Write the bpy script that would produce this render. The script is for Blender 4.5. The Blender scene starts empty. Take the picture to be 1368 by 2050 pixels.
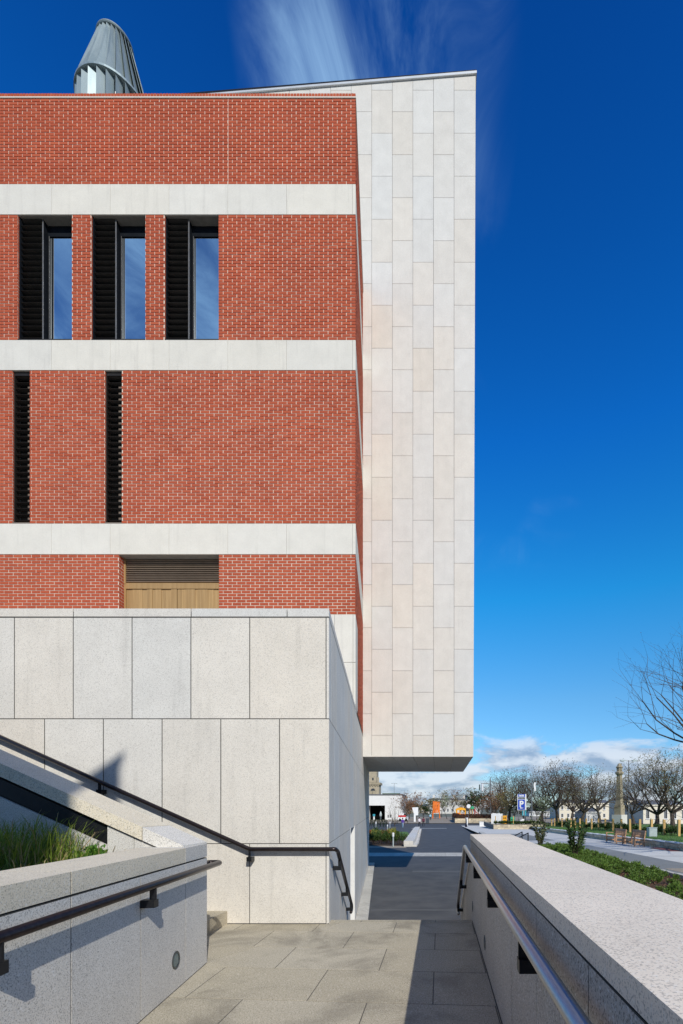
import bpy, bmesh, math, random
from mathutils import Vector, Matrix

R = math.radians
random.seed(7)
sc = bpy.context.scene
C = sc.collection

# ------------------------------------------------------------------ camera
E, F, PX, PY, IW, IH = 1.51, 970.0, 880.0, 1616.0, 1368.0, 2050.0
cam = bpy.data.cameras.new('camera')
cam.sensor_fit = 'VERTICAL'
cam.sensor_height = 36.0
cam.sensor_width = 36.0
cam.lens = 36.0 * F / IH
cam.shift_x = -(PX - IW / 2) / IH
cam.shift_y = (PY - IH / 2) / IH
cam.clip_start = 0.05
cam.clip_end = 9000
cam_o = bpy.data.objects.new('camera', cam)
C.objects.link(cam_o)
cam_o.location = (0, 0, E)
cam_o.rotation_euler = (R(90), 0, 0)
sc.camera = cam_o

# ------------------------------------------------------------------ light
LS = Vector((0.594, -1.325, 1.0)).normalized()          # towards the sun
EL = math.asin(LS.z)
AZ = math.atan2(LS.x, LS.y)
SUN_STRENGTH, SKY_STRENGTH = 4.0, 0.085
sun = bpy.data.lights.new('sun', 'SUN')
sun.energy = SUN_STRENGTH
sun.angle = R(0.5)
sun.color = (1.0, 0.968, 0.885)
sun_o = bpy.data.objects.new('sun', sun)
C.objects.link(sun_o)
sun_o.rotation_euler = (-LS).to_track_quat('-Z', 'Y').to_euler()
sun_o.location = LS * 60

sc.view_settings.view_transform = 'Standard'
sc.view_settings.look = 'None'
sc.view_settings.gamma = 1.0
sc.view_settings.exposure = 0.0
sc.view_settings.use_curve_mapping = False
sc.cycles.use_denoising = True
sc.cycles.max_bounces = 6
sc.cycles.caustics_reflective = False
sc.cycles.caustics_refractive = False


class G:
    """tiny node-graph helper"""
    def __init__(self, tree):
        self.t = tree
        tree.nodes.clear()

    def n(self, typ, ins=None, out=0, **props):
        nd = self.t.nodes.new(typ)
        for k, v in props.items():
            setattr(nd, k, v)
        for k, v in (ins or {}).items():
            s = nd.inputs[k]
            if isinstance(v, bpy.types.NodeSocket):
                self.t.links.new(v, s)
            else:
                s.default_value = v
        self.last = nd
        return nd.outputs[out] if len(nd.outputs) else None

    def m(self, op, a, b=0.0, c=0.0):
        return self.n('ShaderNodeMath', {0: a, 1: b, 2: c}, operation=op)

    def ramp(self, x, lo, hi):
        return self.n('ShaderNodeMapRange', {0: x, 1: lo, 2: hi, 3: 0.0, 4: 1.0}, interpolation_type='SMOOTHSTEP')

    def mix(self, f, a, b, blend='MIX'):
        nd = self.t.nodes.new('ShaderNodeMix')
        nd.data_type = 'RGBA'
        nd.blend_type = blend
        for s, v in ((nd.inputs[0], f), (nd.inputs[6], a), (nd.inputs[7], b)):
            if isinstance(v, bpy.types.NodeSocket):
                self.t.links.new(v, s)
            elif isinstance(v, (int, float)):
                s.default_value = v
            else:
                s.default_value = (v[0], v[1], v[2], 1.0)
        return nd.outputs[2]

    def noise(self, vec, scale, detail=3.0, rough=0.55, dist=0.0, out=0):
        return self.n('ShaderNodeTexNoise', {'Vector': vec, 'Scale': scale, 'Detail': detail, 'Roughness': rough,
                                             'Distortion': dist}, out=out)

    def vmul(self, v, k):
        return self.n('ShaderNodeVectorMath', {0: v, 1: k}, operation='MULTIPLY')


# ------------------------------------------------------------------ sky
world = bpy.data.worlds.new('World')
sc.world = world
world.use_nodes = True
g = G(world.node_tree)
sky = g.n('ShaderNodeTexSky', sky_type='NISHITA', sun_disc=False, sun_elevation=EL, sun_rotation=AZ,
          altitude=0.0, air_density=1.0, dust_density=0.25, ozone_density=2.2)
dirv = g.n('ShaderNodeTexCoord', out=0)
sep = g.t.nodes.new('ShaderNodeSeparateXYZ')
g.t.links.new(dirv, sep.inputs[0])
dx, dy, dz = sep.outputs
zc = g.m('MAXIMUM', dz, 0.02)
# deep polarised blue, the same all round
grade = g.t.nodes.new('ShaderNodeValToRGB')
g.t.links.new(dz, grade.inputs[0])
gst = [(0.0, (0.80, 1.08, 1.48)), (0.21, (0.62, 1.30, 1.70)), (0.39, (0.16, 1.52, 2.25)), (0.6, (0.06, 1.12, 2.45)), (0.85, (0.03, 0.66, 1.78))]
while len(grade.color_ramp.elements) < len(gst):
    grade.color_ramp.elements.new(0.5)
for e_, (p_, c_) in zip(grade.color_ramp.elements, gst):
    e_.position = p_
    e_.color = (c_[0] / 3, c_[1] / 3, c_[2] / 3, 1)
sky_b = g.mix(1.0, sky, g.vmul(grade.outputs[0], (3.0, 3.0, 3.0)), 'MULTIPLY')
# the polariser works at right angles to the sun and leaves the sky round it paler
cosg = g.n('ShaderNodeVectorMath', {0: dirv, 1: tuple(LS)}, out=1, operation='DOT_PRODUCT')
sky_b = g.mix(g.ramp(cosg, 0.15, 0.80), sky_b, g.mix(1.0, sky, (0.48, 0.76, 1.12), 'MULTIPLY'))
# high thin cloud, laid on a plane overhead
plane = g.n('ShaderNodeCombineXYZ', {0: g.m('DIVIDE', dx, g.m('ADD', zc, 0.12)), 1: g.m('DIVIDE', dy, g.m('ADD', zc, 0.12)), 2: 0.0})
def cirrus(loc):
    mp = g.n('ShaderNodeMapping', {'Vector': plane, 'Location': loc, 'Rotation': (0, 0, R(18)), 'Scale': (1.6, 0.75, 1.0)})
    c1 = g.noise(mp, 1.3, 3.0, 0.5, 0.6)
    c2 = g.noise(mp, 4.2, 7.0, 0.62, 1.2)
    return g.m('MULTIPLY', g.ramp(c1, 0.50, 0.72), g.ramp(c2, 0.32, 0.78))


cir = cirrus((25.412, 49.571, 0.0))
cir = g.m('MULTIPLY', cir, g.ramp(dz, 0.42, 0.60))
# heaped cloud low over the horizon
az_v = g.n('ShaderNodeCombineXYZ', {0: g.m('MULTIPLY', dx, 1.0), 1: g.m('MULTIPLY', dy, 1.0), 2: g.m('MULTIPLY', dz, 2.6)})
k1 = g.noise(az_v, 6.5, 7.0, 0.56, 0.25)
k2 = g.noise(g.n('ShaderNodeVectorMath', {0: az_v, 1: (0.0, 0.0, 0.045)}, operation='ADD'), 6.5, 7.0, 0.56, 0.25)
env = g.m('SUBTRACT', 1.0, g.ramp(dz, 0.095, 0.205))
thr = g.m('SUBTRACT', 0.70, g.m('MULTIPLY', env, 0.30))
cum = g.n('ShaderNodeMapRange', {0: g.m('SUBTRACT', k1, thr), 1: 0.0, 2: 0.13, 3: 0.0, 4: 1.0}, interpolation_type='SMOOTHSTEP')
cum = g.m('MULTIPLY', cum, env)
shade = g.ramp(g.m('SUBTRACT', k1, k2), -0.10, 0.10)
cumcol = g.mix(shade, (3.6, 4.5, 6.3), (9.2, 9.6, 10.4))
skyc = g.mix(g.m('MULTIPLY', cir, 0.85), sky_b, (5.0, 8.4, 12.2))
skyc = g.mix(g.m('MULTIPLY', cum, 0.8), skyc, cumcol)
bg = g.n('ShaderNodeBackground', {0: skyc, 1: SKY_STRENGTH})
g.n('ShaderNodeOutputWorld', {0: bg})

# ------------------------------------------------------------------ materials
MATS = {}


def newmat(name):
    m = bpy.data.materials.new(name)
    m.use_nodes = True
    gg = G(m.node_tree)
    MATS[name] = m
    return m, gg


def finish(gg, col, rough=0.7, metallic=0.0, bump=None, bstr=0.3, bdist=0.004, spec=0.4):
    ins = {'Base Color': col if isinstance(col, bpy.types.NodeSocket) else (*col, 1.0), 'Roughness': rough,
           'Metallic': metallic, 'Specular IOR Level': spec}
    if bump is not None:
        ins['Normal'] = gg.n('ShaderNodeBump', {'Height': bump, 'Strength': bstr, 'Distance': bdist})
    b = gg.n('ShaderNodeBsdfPrincipled', ins)
    gg.n('ShaderNodeOutputMaterial', {0: b})
    return b


def rnd(gg):
    a = gg.n('ShaderNodeObjectInfo', out='Random')
    b = gg.n('ShaderNodeNewGeometry', out='Random Per Island')
    return gg.m('FRACT', gg.m('ADD', a, b))


def granite(name, ca, cb, speck=0.5, sscale=260.0, dark=(0.10, 0.10, 0.10), rough=0.75, streak=0.12, bump=0.25, stain=0.0,
            light=(0.80, 0.79, 0.77), big=0.10):
    m, gg = newmat(name)
    pos = gg.n('ShaderNodeNewGeometry', out='Position')
    r = rnd(gg)
    col = gg.mix(r, ca, cb)
    wn = gg.n('ShaderNodeTexWhiteNoise', {'W': r}, noise_dimensions='1D')
    col = gg.mix(1.0, col, gg.n('ShaderNodeCombineColor', {0: gg.m('MULTIPLY_ADD', wn, big, 1 - big / 2),
                                                           1: gg.m('MULTIPLY_ADD', wn, big, 1 - big / 2),
                                                           2: gg.m('MULTIPLY_ADD', wn, big, 1 - big / 2)}), 'MULTIPLY')
    cl = gg.noise(pos, 2.3, 5.0, 0.6)
    v = gg.m('MULTIPLY_ADD', cl, 0.26, 0.87)
    st = gg.noise(gg.vmul(pos, (7.0, 7.0, 0.5)), 1.0, 4.0, 0.6)
    v = gg.m('MULTIPLY', v, gg.m('SUBTRACT', 1.0, gg.m('MULTIPLY', gg.ramp(st, 0.52, 0.8), streak)))
    col = gg.mix(1.0, col, gg.n('ShaderNodeCombineColor', {0: v, 1: v, 2: v}), 'MULTIPLY')
    s1 = gg.noise(pos, sscale, 2.0, 0.6)
    s2 = gg.noise(gg.n('ShaderNodeVectorMath', {0: pos, 1: (3.3, 7.7, 1.9)}, operation='ADD'), sscale * 0.55, 2.0, 0.6)
    col = gg.mix(gg.m('MULTIPLY', gg.ramp(s1, 0.53, 0.63), speck), col, dark)
    col = gg.mix(gg.m('MULTIPLY', gg.ramp(s2, 0.56, 0.66), speck * 0.75), col, light)
    # rare pits
    pits = gg.noise(pos, 38.0, 1.0, 0.4)
    col = gg.mix(gg.m('MULTIPLY', gg.ramp(pits, 0.79, 0.815), 0.5), col, (0.16, 0.15, 0.14))
    if stain > 0:
        sn = gg.noise(pos, 1.1, 6.0, 0.65, 0.5)
        col = gg.mix(gg.m('MULTIPLY', gg.ramp(sn, 0.46, 0.68), stain), col, (0.13, 0.115, 0.09))
    finish(gg, col, rough, bump=s1, bstr=bump, bdist=0.003, spec=0.3)
    return m


granite('tower_stone', (0.63, 0.622, 0.598), (0.645, 0.603, 0.542), speck=0.30, sscale=60, streak=0.06, big=0.06, dark=(0.3, 0.28, 0.25))
granite('band_stone', (0.66, 0.635, 0.58), (0.69, 0.65, 0.57), speck=0.20, sscale=90, streak=0.16, big=0.05, dark=(0.3, 0.28, 0.25))
granite('plinth_stone', (0.65, 0.64, 0.61), (0.69, 0.635, 0.555), speck=0.42, sscale=125, dark=(0.23, 0.21, 0.19), streak=0.17, big=0.06)
granite('wall_granite', (0.63, 0.605, 0.56), (0.665, 0.625, 0.56), speck=0.72, sscale=150, dark=(0.15, 0.14, 0.13), streak=0.10)
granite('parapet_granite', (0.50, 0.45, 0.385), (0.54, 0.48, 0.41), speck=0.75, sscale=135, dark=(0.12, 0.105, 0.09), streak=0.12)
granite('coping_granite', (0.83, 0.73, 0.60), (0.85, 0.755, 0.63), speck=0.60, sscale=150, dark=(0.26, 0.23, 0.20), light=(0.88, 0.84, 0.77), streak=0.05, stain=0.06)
granite('warm_granite', (0.70, 0.62, 0.48), (0.73, 0.65, 0.51), speck=0.62, sscale=135, dark=(0.20, 0.18, 0.14), streak=0.12)
granite('paving_granite', (0.46, 0.405, 0.30), (0.50, 0.445, 0.34), speck=0.8, sscale=115, dark=(0.13, 0.115, 0.085), light=(0.66, 0.60, 0.50),
        streak=0.0, stain=0.5, rough=0.85)
granite('kerb_stone', (0.52, 0.49, 0.43), (0.56, 0.53, 0.47), speck=0.4, sscale=80, stain=0.35, streak=0.0)
granite('plaza_stone', (0.68, 0.65, 0.60), (0.62, 0.60, 0.56), speck=0.15, sscale=60, streak=0.0, stain=0.10)
granite('grey_paving', (0.24, 0.24, 0.23), (0.28, 0.28, 0.265), speck=0.15, sscale=60, streak=0.0, stain=0.15)
granite('brown_paving', (0.33, 0.27, 0.20), (0.37, 0.31, 0.23), speck=0.1, sscale=40, streak=0.0)
granite('rubble_stone', (0.62, 0.52, 0.36), (0.50, 0.42, 0.31), speck=0.3, sscale=30, streak=0.0, big=0.5, dark=(0.2, 0.16, 0.1))
granite('old_stone', (0.36, 0.30, 0.20), (0.42, 0.355, 0.25), speck=0.3, sscale=22, streak=0.15, stain=0.35)
granite('cream_render', (0.72, 0.66, 0.53), (0.74, 0.69, 0.57), speck=0.05, sscale=12, streak=0.12)
granite('white_render', (0.72, 0.71, 0.69), (0.75, 0.74, 0.72), speck=0.05, sscale=12, streak=0.08)
granite('dark_shaded_stone', (0.10, 0.10, 0.105), (0.13, 0.13, 0.13), speck=0.3, sscale=60, streak=0.0)  # dark tone holds the shade of left-facing walls in its colour


def brick_mat():
    m, gg = newmat('brick')
    pos = gg.n('ShaderNodeNewGeometry', out='Position')
    r = rnd(gg)
    nd = gg.t.nodes.new('ShaderNodeValToRGB')
    gg.t.links.new(r, nd.inputs[0])
    cr = nd.color_ramp
    cr.interpolation = 'LINEAR'
    stops = [(0.0, (0.385, 0.075, 0.033)), (0.3, (0.415, 0.084, 0.037)), (0.6, (0.435, 0.091, 0.040)), (0.85, (0.40, 0.079, 0.035)),
             (1.0, (0.46, 0.101, 0.044))]
    while len(cr.elements) < len(stops):
        cr.elements.new(0.5)
    for e, (p, c) in zip(cr.elements, stops):
        e.position = p
        e.color = (*c, 1)
    cl = gg.noise(pos, 1.1, 5.0, 0.6)
    v = gg.m('MULTIPLY_ADD', cl, 0.40, 0.80)
    col = gg.mix(1.0, nd.outputs[0], gg.n('ShaderNodeCombineColor', {0: v, 1: v, 2: v}), 'MULTIPLY')
    f = gg.noise(pos, 60.0, 3.0, 0.6)
    col = gg.mix(gg.m('MULTIPLY', gg.ramp(f, 0.55, 0.75), 0.22), col, (0.26, 0.05, 0.03))
    bl = gg.noise(pos, 3.1, 6.0, 0.7)
    col = gg.mix(gg.m('MULTIPLY', gg.ramp(bl, 0.56, 0.76), 0.12), col, (0.60, 0.36, 0.26))
    finish(gg, col, 0.8, bump=f, bstr=0.3, bdist=0.004, spec=0.25)


brick_mat()


def noisy(name, ca, cb, scale=8.0, rough=0.7, metallic=0.0, bump=0.0, stretch=(1, 1, 1), detail=4.0, spec=0.4, objrand=0.15):
    m, gg = newmat(name)
    pos = gg.n('ShaderNodeNewGeometry', out='Position')
    nz = gg.noise(gg.vmul(pos, stretch), scale, detail, 0.6)
    col = gg.mix(gg.ramp(nz, 0.3, 0.7), ca, cb)
    if objrand:
        r = rnd(gg)
        v = gg.m('MULTIPLY_ADD', r, objrand * 2, 1 - objrand)
        col = gg.mix(1.0, col, gg.n('ShaderNodeCombineColor', {0: v, 1: v, 2: v}), 'MULTIPLY')
    finish(gg, col, rough, metallic, bump=nz if bump else None, bstr=bump, bdist=0.01, spec=spec)
    return m


noisy('mortar', (0.68, 0.55, 0.44), (0.75, 0.63, 0.52), 14, 0.9, bump=0.2, objrand=0)
noisy('joint_dark', (0.045, 0.043, 0.04), (0.06, 0.058, 0.05), 9, 0.9, objrand=0)
noisy('joint_mid', (0.10, 0.092, 0.075), (0.13, 0.12, 0.10), 9, 0.9, objrand=0)
noisy('joint_soft', (0.24, 0.23, 0.21), (0.30, 0.28, 0.25), 9, 0.9, objrand=0)
noisy('bronze_dark', (0.028, 0.024, 0.021), (0.040, 0.034, 0.029), 5, 0.45, 0.5, objrand=0.1)
noisy('frame_black', (0.008, 0.010, 0.014), (0.012, 0.014, 0.018), 5, 0.8, 0.0, objrand=0, spec=0.04)
noisy('frame_edge', (0.16, 0.15, 0.14), (0.2, 0.19, 0.18), 5, 0.4, 0.4, objrand=0)
noisy('bronze_door', (0.37, 0.225, 0.092), (0.45, 0.285, 0.125), 3, 0.45, 0.1, stretch=(9, 9, 0.3), objrand=0.12)
noisy('bronze_slat', (0.25, 0.19, 0.14), (0.30, 0.23, 0.17), 3, 0.45, 0.4, objrand=0.1)
noisy('void', (0.004, 0.004, 0.004), (0.006, 0.006, 0.006), 3, 0.9, objrand=0, spec=0.0)
noisy('zinc', (0.25, 0.32, 0.345), (0.32, 0.39, 0.41), 1.4, 0.42, 0.35, stretch=(3, 3, 0.6), objrand=0.1)
noisy('zinc_dark', (0.05, 0.075, 0.075), (0.07, 0.095, 0.095), 2, 0.6, 0.2, objrand=0)
noisy('alu_white', (0.70, 0.71, 0.72), (0.76, 0.77, 0.78), 3, 0.4, 0.2, objrand=0)
noisy('rail_dark', (0.030, 0.022, 0.022), (0.045, 0.034, 0.034), 30, 0.30, 0.65, objrand=0, spec=0.5)
noisy('rail_steel', (0.46, 0.44, 0.42), (0.56, 0.54, 0.52), 60, 0.36, 0.9, stretch=(8, 0.5, 8), objrand=0)
noisy('bracket_black', (0.014, 0.015, 0.018), (0.02, 0.021, 0.024), 20, 0.4, 0.4, objrand=0)
noisy('asphalt', (0.060, 0.060, 0.064), (0.092, 0.091, 0.092), 1.3, 0.82, bump=0.0, detail=8.0, objrand=0)
noisy('asphalt_worn', (0.085, 0.088, 0.092), (0.13, 0.13, 0.13), 2.5, 0.85, stretch=(0.35, 3, 1), objrand=0)
noisy('road_paint', (0.6, 0.6, 0.58), (0.72, 0.72, 0.7), 4, 0.8, objrand=0)
noisy('soil', (0.045, 0.030, 0.020), (0.085, 0.055, 0.038), 14, 0.95, bump=0.6, objrand=0)
noisy('bark_chip', (0.11, 0.055, 0.035), (0.22, 0.12, 0.075), 9, 0.9, objrand=0.45)
noisy('lawn', (0.075, 0.15, 0.022), (0.12, 0.21, 0.035), 3, 0.9, objrand=0)
noisy('base_ground', (0.12, 0.13, 0.09), (0.18, 0.17, 0.13), 0.15, 0.95, objrand=0)
noisy('timber_post', (0.50, 0.31, 0.11), (0.60, 0.40, 0.16), 6, 0.8, stretch=(6, 6, 0.7), objrand=0.12)
noisy('bench_wood', (0.38, 0.21, 0.115), (0.50, 0.29, 0.165), 10, 0.65, stretch=(6, 1, 6), objrand=0.15)
noisy('tree_bark', (0.045, 0.036, 0.028), (0.10, 0.082, 0.064), 7, 0.95, bump=0.5, stretch=(2, 2, 0.5), objrand=0)
noisy('twig', (0.045, 0.029, 0.022), (0.085, 0.058, 0.042), 3, 0.9, objrand=0.2)
noisy('cabinet_grey', (0.36, 0.42, 0.43), (0.42, 0.48, 0.49), 4, 0.5, 0.1, objrand=0)
noisy('sign_blue', (0.012, 0.055, 0.42), (0.018, 0.07, 0.48), 4, 0.4, objrand=0)
noisy('sign_white', (0.76, 0.77, 0.78), (0.8, 0.8, 0.8), 4, 0.4, objrand=0)
noisy('sign_grey', (0.04, 0.055, 0.075), (0.06, 0.075, 0.09), 4, 0.5, objrand=0)
noisy('sign_teal', (0.04, 0.33, 0.45), (0.06, 0.40, 0.50), 4, 0.4, objrand=0)
noisy('lamp_metal', (0.16, 0.17, 0.18), (0.22, 0.23, 0.24), 6, 0.45, 0.5, objrand=0)
noisy('lamp_black', (0.015, 0.016, 0.03), (0.022, 0.023, 0.04), 6, 0.4, 0.2, objrand=0)
noisy('roof_slate', (0.10, 0.105, 0.12), (0.15, 0.155, 0.17), 2, 0.8, objrand=0)
noisy('orange_paint', (0.75, 0.16, 0.02), (0.85, 0.22, 0.03), 2, 0.5, objrand=0.08)
noisy('yellow_paint', (0.80, 0.36, 0.02), (0.85, 0.42, 0.03), 2, 0.5, objrand=0.08)
noisy('red_paint', (0.55, 0.03, 0.03), (0.6, 0.04, 0.04), 2, 0.4, objrand=0)
noisy('green_paint', (0.03, 0.35, 0.16), (0.04, 0.4, 0.2), 2, 0.5, objrand=0)
noisy('window_dark', (0.02, 0.025, 0.03), (0.035, 0.04, 0.05), 2, 0.15, objrand=0.2, spec=0.6)
noisy('skin', (0.45, 0.27, 0.19), (0.5, 0.31, 0.22), 5, 0.6, objrand=0)
noisy('hair', (0.03, 0.02, 0.015), (0.05, 0.035, 0.025), 20, 0.7, objrand=0)
noisy('cloth_black', (0.012, 0.012, 0.015), (0.02, 0.02, 0.024), 20, 0.9, objrand=0)
noisy('cloth_purple', (0.10, 0.045, 0.30), (0.13, 0.06, 0.36), 10, 0.9, objrand=0)
noisy('cloth_denim', (0.25, 0.38, 0.52), (0.32, 0.46, 0.6), 12, 0.9, objrand=0)
noisy('cloth_white', (0.66, 0.60, 0.64), (0.72, 0.67, 0.7), 12, 0.9, objrand=0)
noisy('cloth_maroon', (0.10, 0.02, 0.04), (0.14, 0.03, 0.05), 12, 0.9, objrand=0)
noisy('cloth_sky', (0.30, 0.55, 0.68), (0.36, 0.62, 0.75), 12, 0.9, objrand=0)
noisy('rubber', (0.012, 0.012, 0.012), (0.02, 0.02, 0.02), 12, 0.9, objrand=0)
noisy('red_setts', (0.20, 0.07, 0.06), (0.26, 0.10, 0.08), 6, 0.9, objrand=0)
noisy('light_ring', (0.06, 0.075, 0.08), (0.09, 0.105, 0.11), 20, 0.35, 0.6, objrand=0)
noisy('light_lens', (0.08, 0.13, 0.14), (0.11, 0.17, 0.18), 30, 0.15, objrand=0, spec=0.7)
noisy('coping_metal', (0.56, 0.58, 0.60), (0.62, 0.64, 0.66), 3, 0.4, 0.3, objrand=0)


def leafmat(name, ca, cb, trans=0.25):
    m, gg = newmat(name)
    r = rnd(gg)
    pos = gg.n('ShaderNodeNewGeometry', out='Position')
    col = gg.mix(r, ca, cb)
    v = gg.m('MULTIPLY_ADD', gg.noise(pos, 2.0, 3.0), 0.7, 0.65)
    col = gg.mix(1.0, col, gg.n('ShaderNodeCombineColor', {0: v, 1: v, 2: v}), 'MULTIPLY')
    d = gg.n('ShaderNodeBsdfPrincipled', {'Base Color': col, 'Roughness': 0.55, 'Specular IOR Level': 0.35})
    t = gg.n('ShaderNodeBsdfTranslucent', {'Color': col})
    o = gg.n('ShaderNodeMixShader', {0: trans, 1: d, 2: t})
    gg.n('ShaderNodeOutputMaterial', {0: o})


leafmat('grass_blade', (0.10, 0.18, 0.02), (0.32, 0.40, 0.05), 0.35)
leafmat('grass_dry', (0.36, 0.27, 0.12), (0.46, 0.36, 0.19))
leafmat('weed_leaf', (0.06, 0.17, 0.02), (0.12, 0.25, 0.03))
leafmat('hebe_leaf', (0.08, 0.16, 0.025), (0.17, 0.26, 0.045))
leafmat('shrub_leaf', (0.028, 0.065, 0.014), (0.07, 0.115, 0.028))
leafmat('shrub_leaf_pale', (0.06, 0.09, 0.03), (0.14, 0.14, 0.06))
leafmat('red_leaf', (0.20, 0.045, 0.02), (0.32, 0.10, 0.03))
leafmat('yellow_leaf', (0.19, 0.21, 0.025), (0.36, 0.33, 0.05))
leafmat('hedge_leaf', (0.04, 0.085, 0.02), (0.08, 0.13, 0.03))
leafmat('hedge_brown', (0.07, 0.03, 0.018), (0.12, 0.055, 0.03))
leafmat('bud_olive', (0.15, 0.13, 0.04), (0.26, 0.21, 0.08))
leafmat('bud_dark', (0.09, 0.065, 0.035), (0.16, 0.115, 0.06))
leafmat('bud_russet', (0.22, 0.10, 0.05), (0.32, 0.18, 0.09))
leafmat('bud_pale', (0.20, 0.26, 0.12), (0.34, 0.38, 0.22))
leafmat('evergreen', (0.018, 0.042, 0.012), (0.045, 0.08, 0.02))
leafmat('topiary', (0.015, 0.04, 0.014), (0.03, 0.065, 0.02))


def glassmat():
    m, gg = newmat('window_glass')
    gl = gg.n('ShaderNodeBsdfGlossy', {'Color': (0.80, 0.90, 0.98, 1), 'Roughness': 0.01})
    df = gg.n('ShaderNodeBsdfDiffuse', {'Color': (0.01, 0.013, 0.016, 1)})
    o = gg.n('ShaderNodeMixShader', {0: 0.85, 1: df, 2: gl})
    gg.n('ShaderNodeOutputMaterial', {0: o})


glassmat()

# ------------------------------------------------------------------ builders
W = {}


class MB:
    def __init__(self):
        self.v, self.f, self.mi = [], [], []
        self.cur = 0

    def add(self, vs, fs):
        o = len(self.v)
        self.v += [tuple(p) for p in vs]
        for q in fs:
            self.f.append(tuple(i + o for i in q))
            self.mi.append(self.cur)

    def box(self, x0, x1, y0, y1, z0, z1):
        self.add([(x0, y0, z0), (x1, y0, z0), (x1, y1, z0), (x0, y1, z0), (x0, y0, z1), (x1, y0, z1), (x1, y1, z1), (x0, y1, z1)],
                 [(0, 3, 2, 1), (4, 5, 6, 7), (0, 1, 5, 4), (1, 2, 6, 5), (2, 3, 7, 6), (3, 0, 4, 7)])
        return self

    def obox(self, o, u, v, w):
        o, u, v, w = Vector(o), Vector(u), Vector(v), Vector(w)
        self.add([o, o + u, o + u + v, o + v, o + w, o + u + w, o + u + v + w, o + v + w],
                 [(0, 3, 2, 1), (4, 5, 6, 7), (0, 1, 5, 4), (1, 2, 6, 5), (2, 3, 7, 6), (3, 0, 4, 7)])
        return self

    def quad(self, a, b, c, d):
        self.add([a, b, c, d], [(0, 1, 2, 3)])
        return self

    def tube(self, pts, rad, sides=8, cap=True):
        """pts list of points, rad scalar or list"""
        pts = [Vector(p) for p in pts]
        n = len(pts)
        if not isinstance(rad, (list, tuple)):
            rad = [rad] * n
        o = len(self.v)
        prev = None
        for i, p in enumerate(pts):
            d = (pts[min(i + 1, n - 1)] - pts[max(i - 1, 0)])
            d = d.normalized() if d.length > 1e-9 else Vector((0, 0, 1))
            a = prev if prev is not None else (Vector((0, 0, 1)) if abs(d.z) < 0.9 else Vector((1, 0, 0)))
            a = (a - d * a.dot(d))
            if a.length < 1e-6:
                a = d.orthogonal()
            a.normalize()
            prev = a
            b = d.cross(a)
            for k in range(sides):
                t = 2 * math.pi * k / sides
                self.v.append(tuple(p + (a * math.cos(t) + b * math.sin(t)) * rad[i]))
        for i in range(n - 1):
            for k in range(sides):
                k2 = (k + 1) % sides
                self.f.append((o + i * sides + k, o + i * sides + k2, o + (i + 1) * sides + k2, o + (i + 1) * sides + k))
                self.mi.append(self.cur)
        if cap:
            self.f.append(tuple(o + k for k in reversed(range(sides))))
            self.f.append(tuple(o + (n - 1) * sides + k for k in range(sides)))
            self.mi += [self.cur, self.cur]
        return self

    def lathe(self, cx, cy, prof, sides=12):
        """prof: list of (r, z)"""
        o = len(self.v)
        for r, z in prof:
            for k in range(sides):
                t = 2 * math.pi * (k + .5) / sides
                self.v.append((cx + r * math.cos(t), cy + r * math.sin(t), z))
        n = len(prof)
        for i in range(n - 1):
            for k in range(sides):
                k2 = (k + 1) % sides
                self.f.append((o + i * sides + k, o + i * sides + k2, o + (i + 1) * sides + k2, o + (i + 1) * sides + k))
                self.mi.append(self.cur)
        self.f.append(tuple(o + k for k in reversed(range(sides))))
        self.f.append(tuple(o + (n - 1) * sides + k for k in range(sides)))
        self.mi += [self.cur, self.cur]
        return self

    def prism(self, pts, u, v, w, o=(0, 0, 0)):
        """extrude 2D polygon pts (in u,v) along w"""
        u, v, w, o = Vector(u), Vector(v), Vector(w), Vector(o)
        n = len(pts)
        a = [o + u * p[0] + v * p[1] for p in pts]
        self.add(a + [p + w for p in a], [tuple(reversed(range(n))), tuple(range(n, 2 * n))] +
                 [(i, (i + 1) % n, n + (i + 1) % n, n + i) for i in range(n)])
        return self

    def mesh(self, name, mats, center=None):
        c = Vector(center) if center is not None else Vector((0, 0, 0))
        me = bpy.data.meshes.new(name)
        me.from_pydata([(p[0] - c.x, p[1] - c.y, p[2] - c.z) for p in self.v], [], self.f)
        if isinstance(mats, str):
            mats = [mats]
        for mm in mats:
            me.materials.append(MATS[mm])
        if len(mats) > 1:
            me.polygons.foreach_set('material_index', self.mi)
        me.update()
        return me

    def bounds(self):
        xs, ys, zs = zip(*self.v)
        return Vector((min(xs), min(ys), min(zs))), Vector((max(xs), max(ys), max(zs)))

    def build(self, name, mats, parent=None, smooth=False, base=False):
        lo, hi = self.bounds()
        c = (lo + hi) / 2
        if base:
            c.z = lo.z
        me = self.mesh(name, mats, c)
        if smooth:
            me.polygons.foreach_set('use_smooth', [True] * len(me.polygons))
        return link(name, me, c, parent)


def link(name, me, loc, parent=None):
    o = bpy.data.objects.new(name, me)
    C.objects.link(o)
    loc = Vector(loc)
    W[o] = loc
    if parent is not None:
        o.parent = parent
        o.location = loc - W[parent]
    else:
        o.location = loc
    return o


def tag(o, label=None, cat=None, group=None, kind=None):
    if label:
        o['label'] = label
    if cat:
        o['category'] = cat
    if group:
        o['group'] = group
    if kind:
        o['kind'] = kind
    return o


def thing(name, label, cat, loc=(0, 0, 0), group=None, rz=0.0):
    o = bpy.data.objects.new(name, None)
    o.empty_display_size = 0.1
    C.objects.link(o)
    o.location = loc
    o.rotation_euler = (0, 0, rz)
    W[o] = Vector(loc)
    return tag(o, label, cat, group)


def local(o):
    """parts of this thing are built in its own local coordinates"""
    W[o] = Vector((0, 0, 0))
    return o


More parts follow.
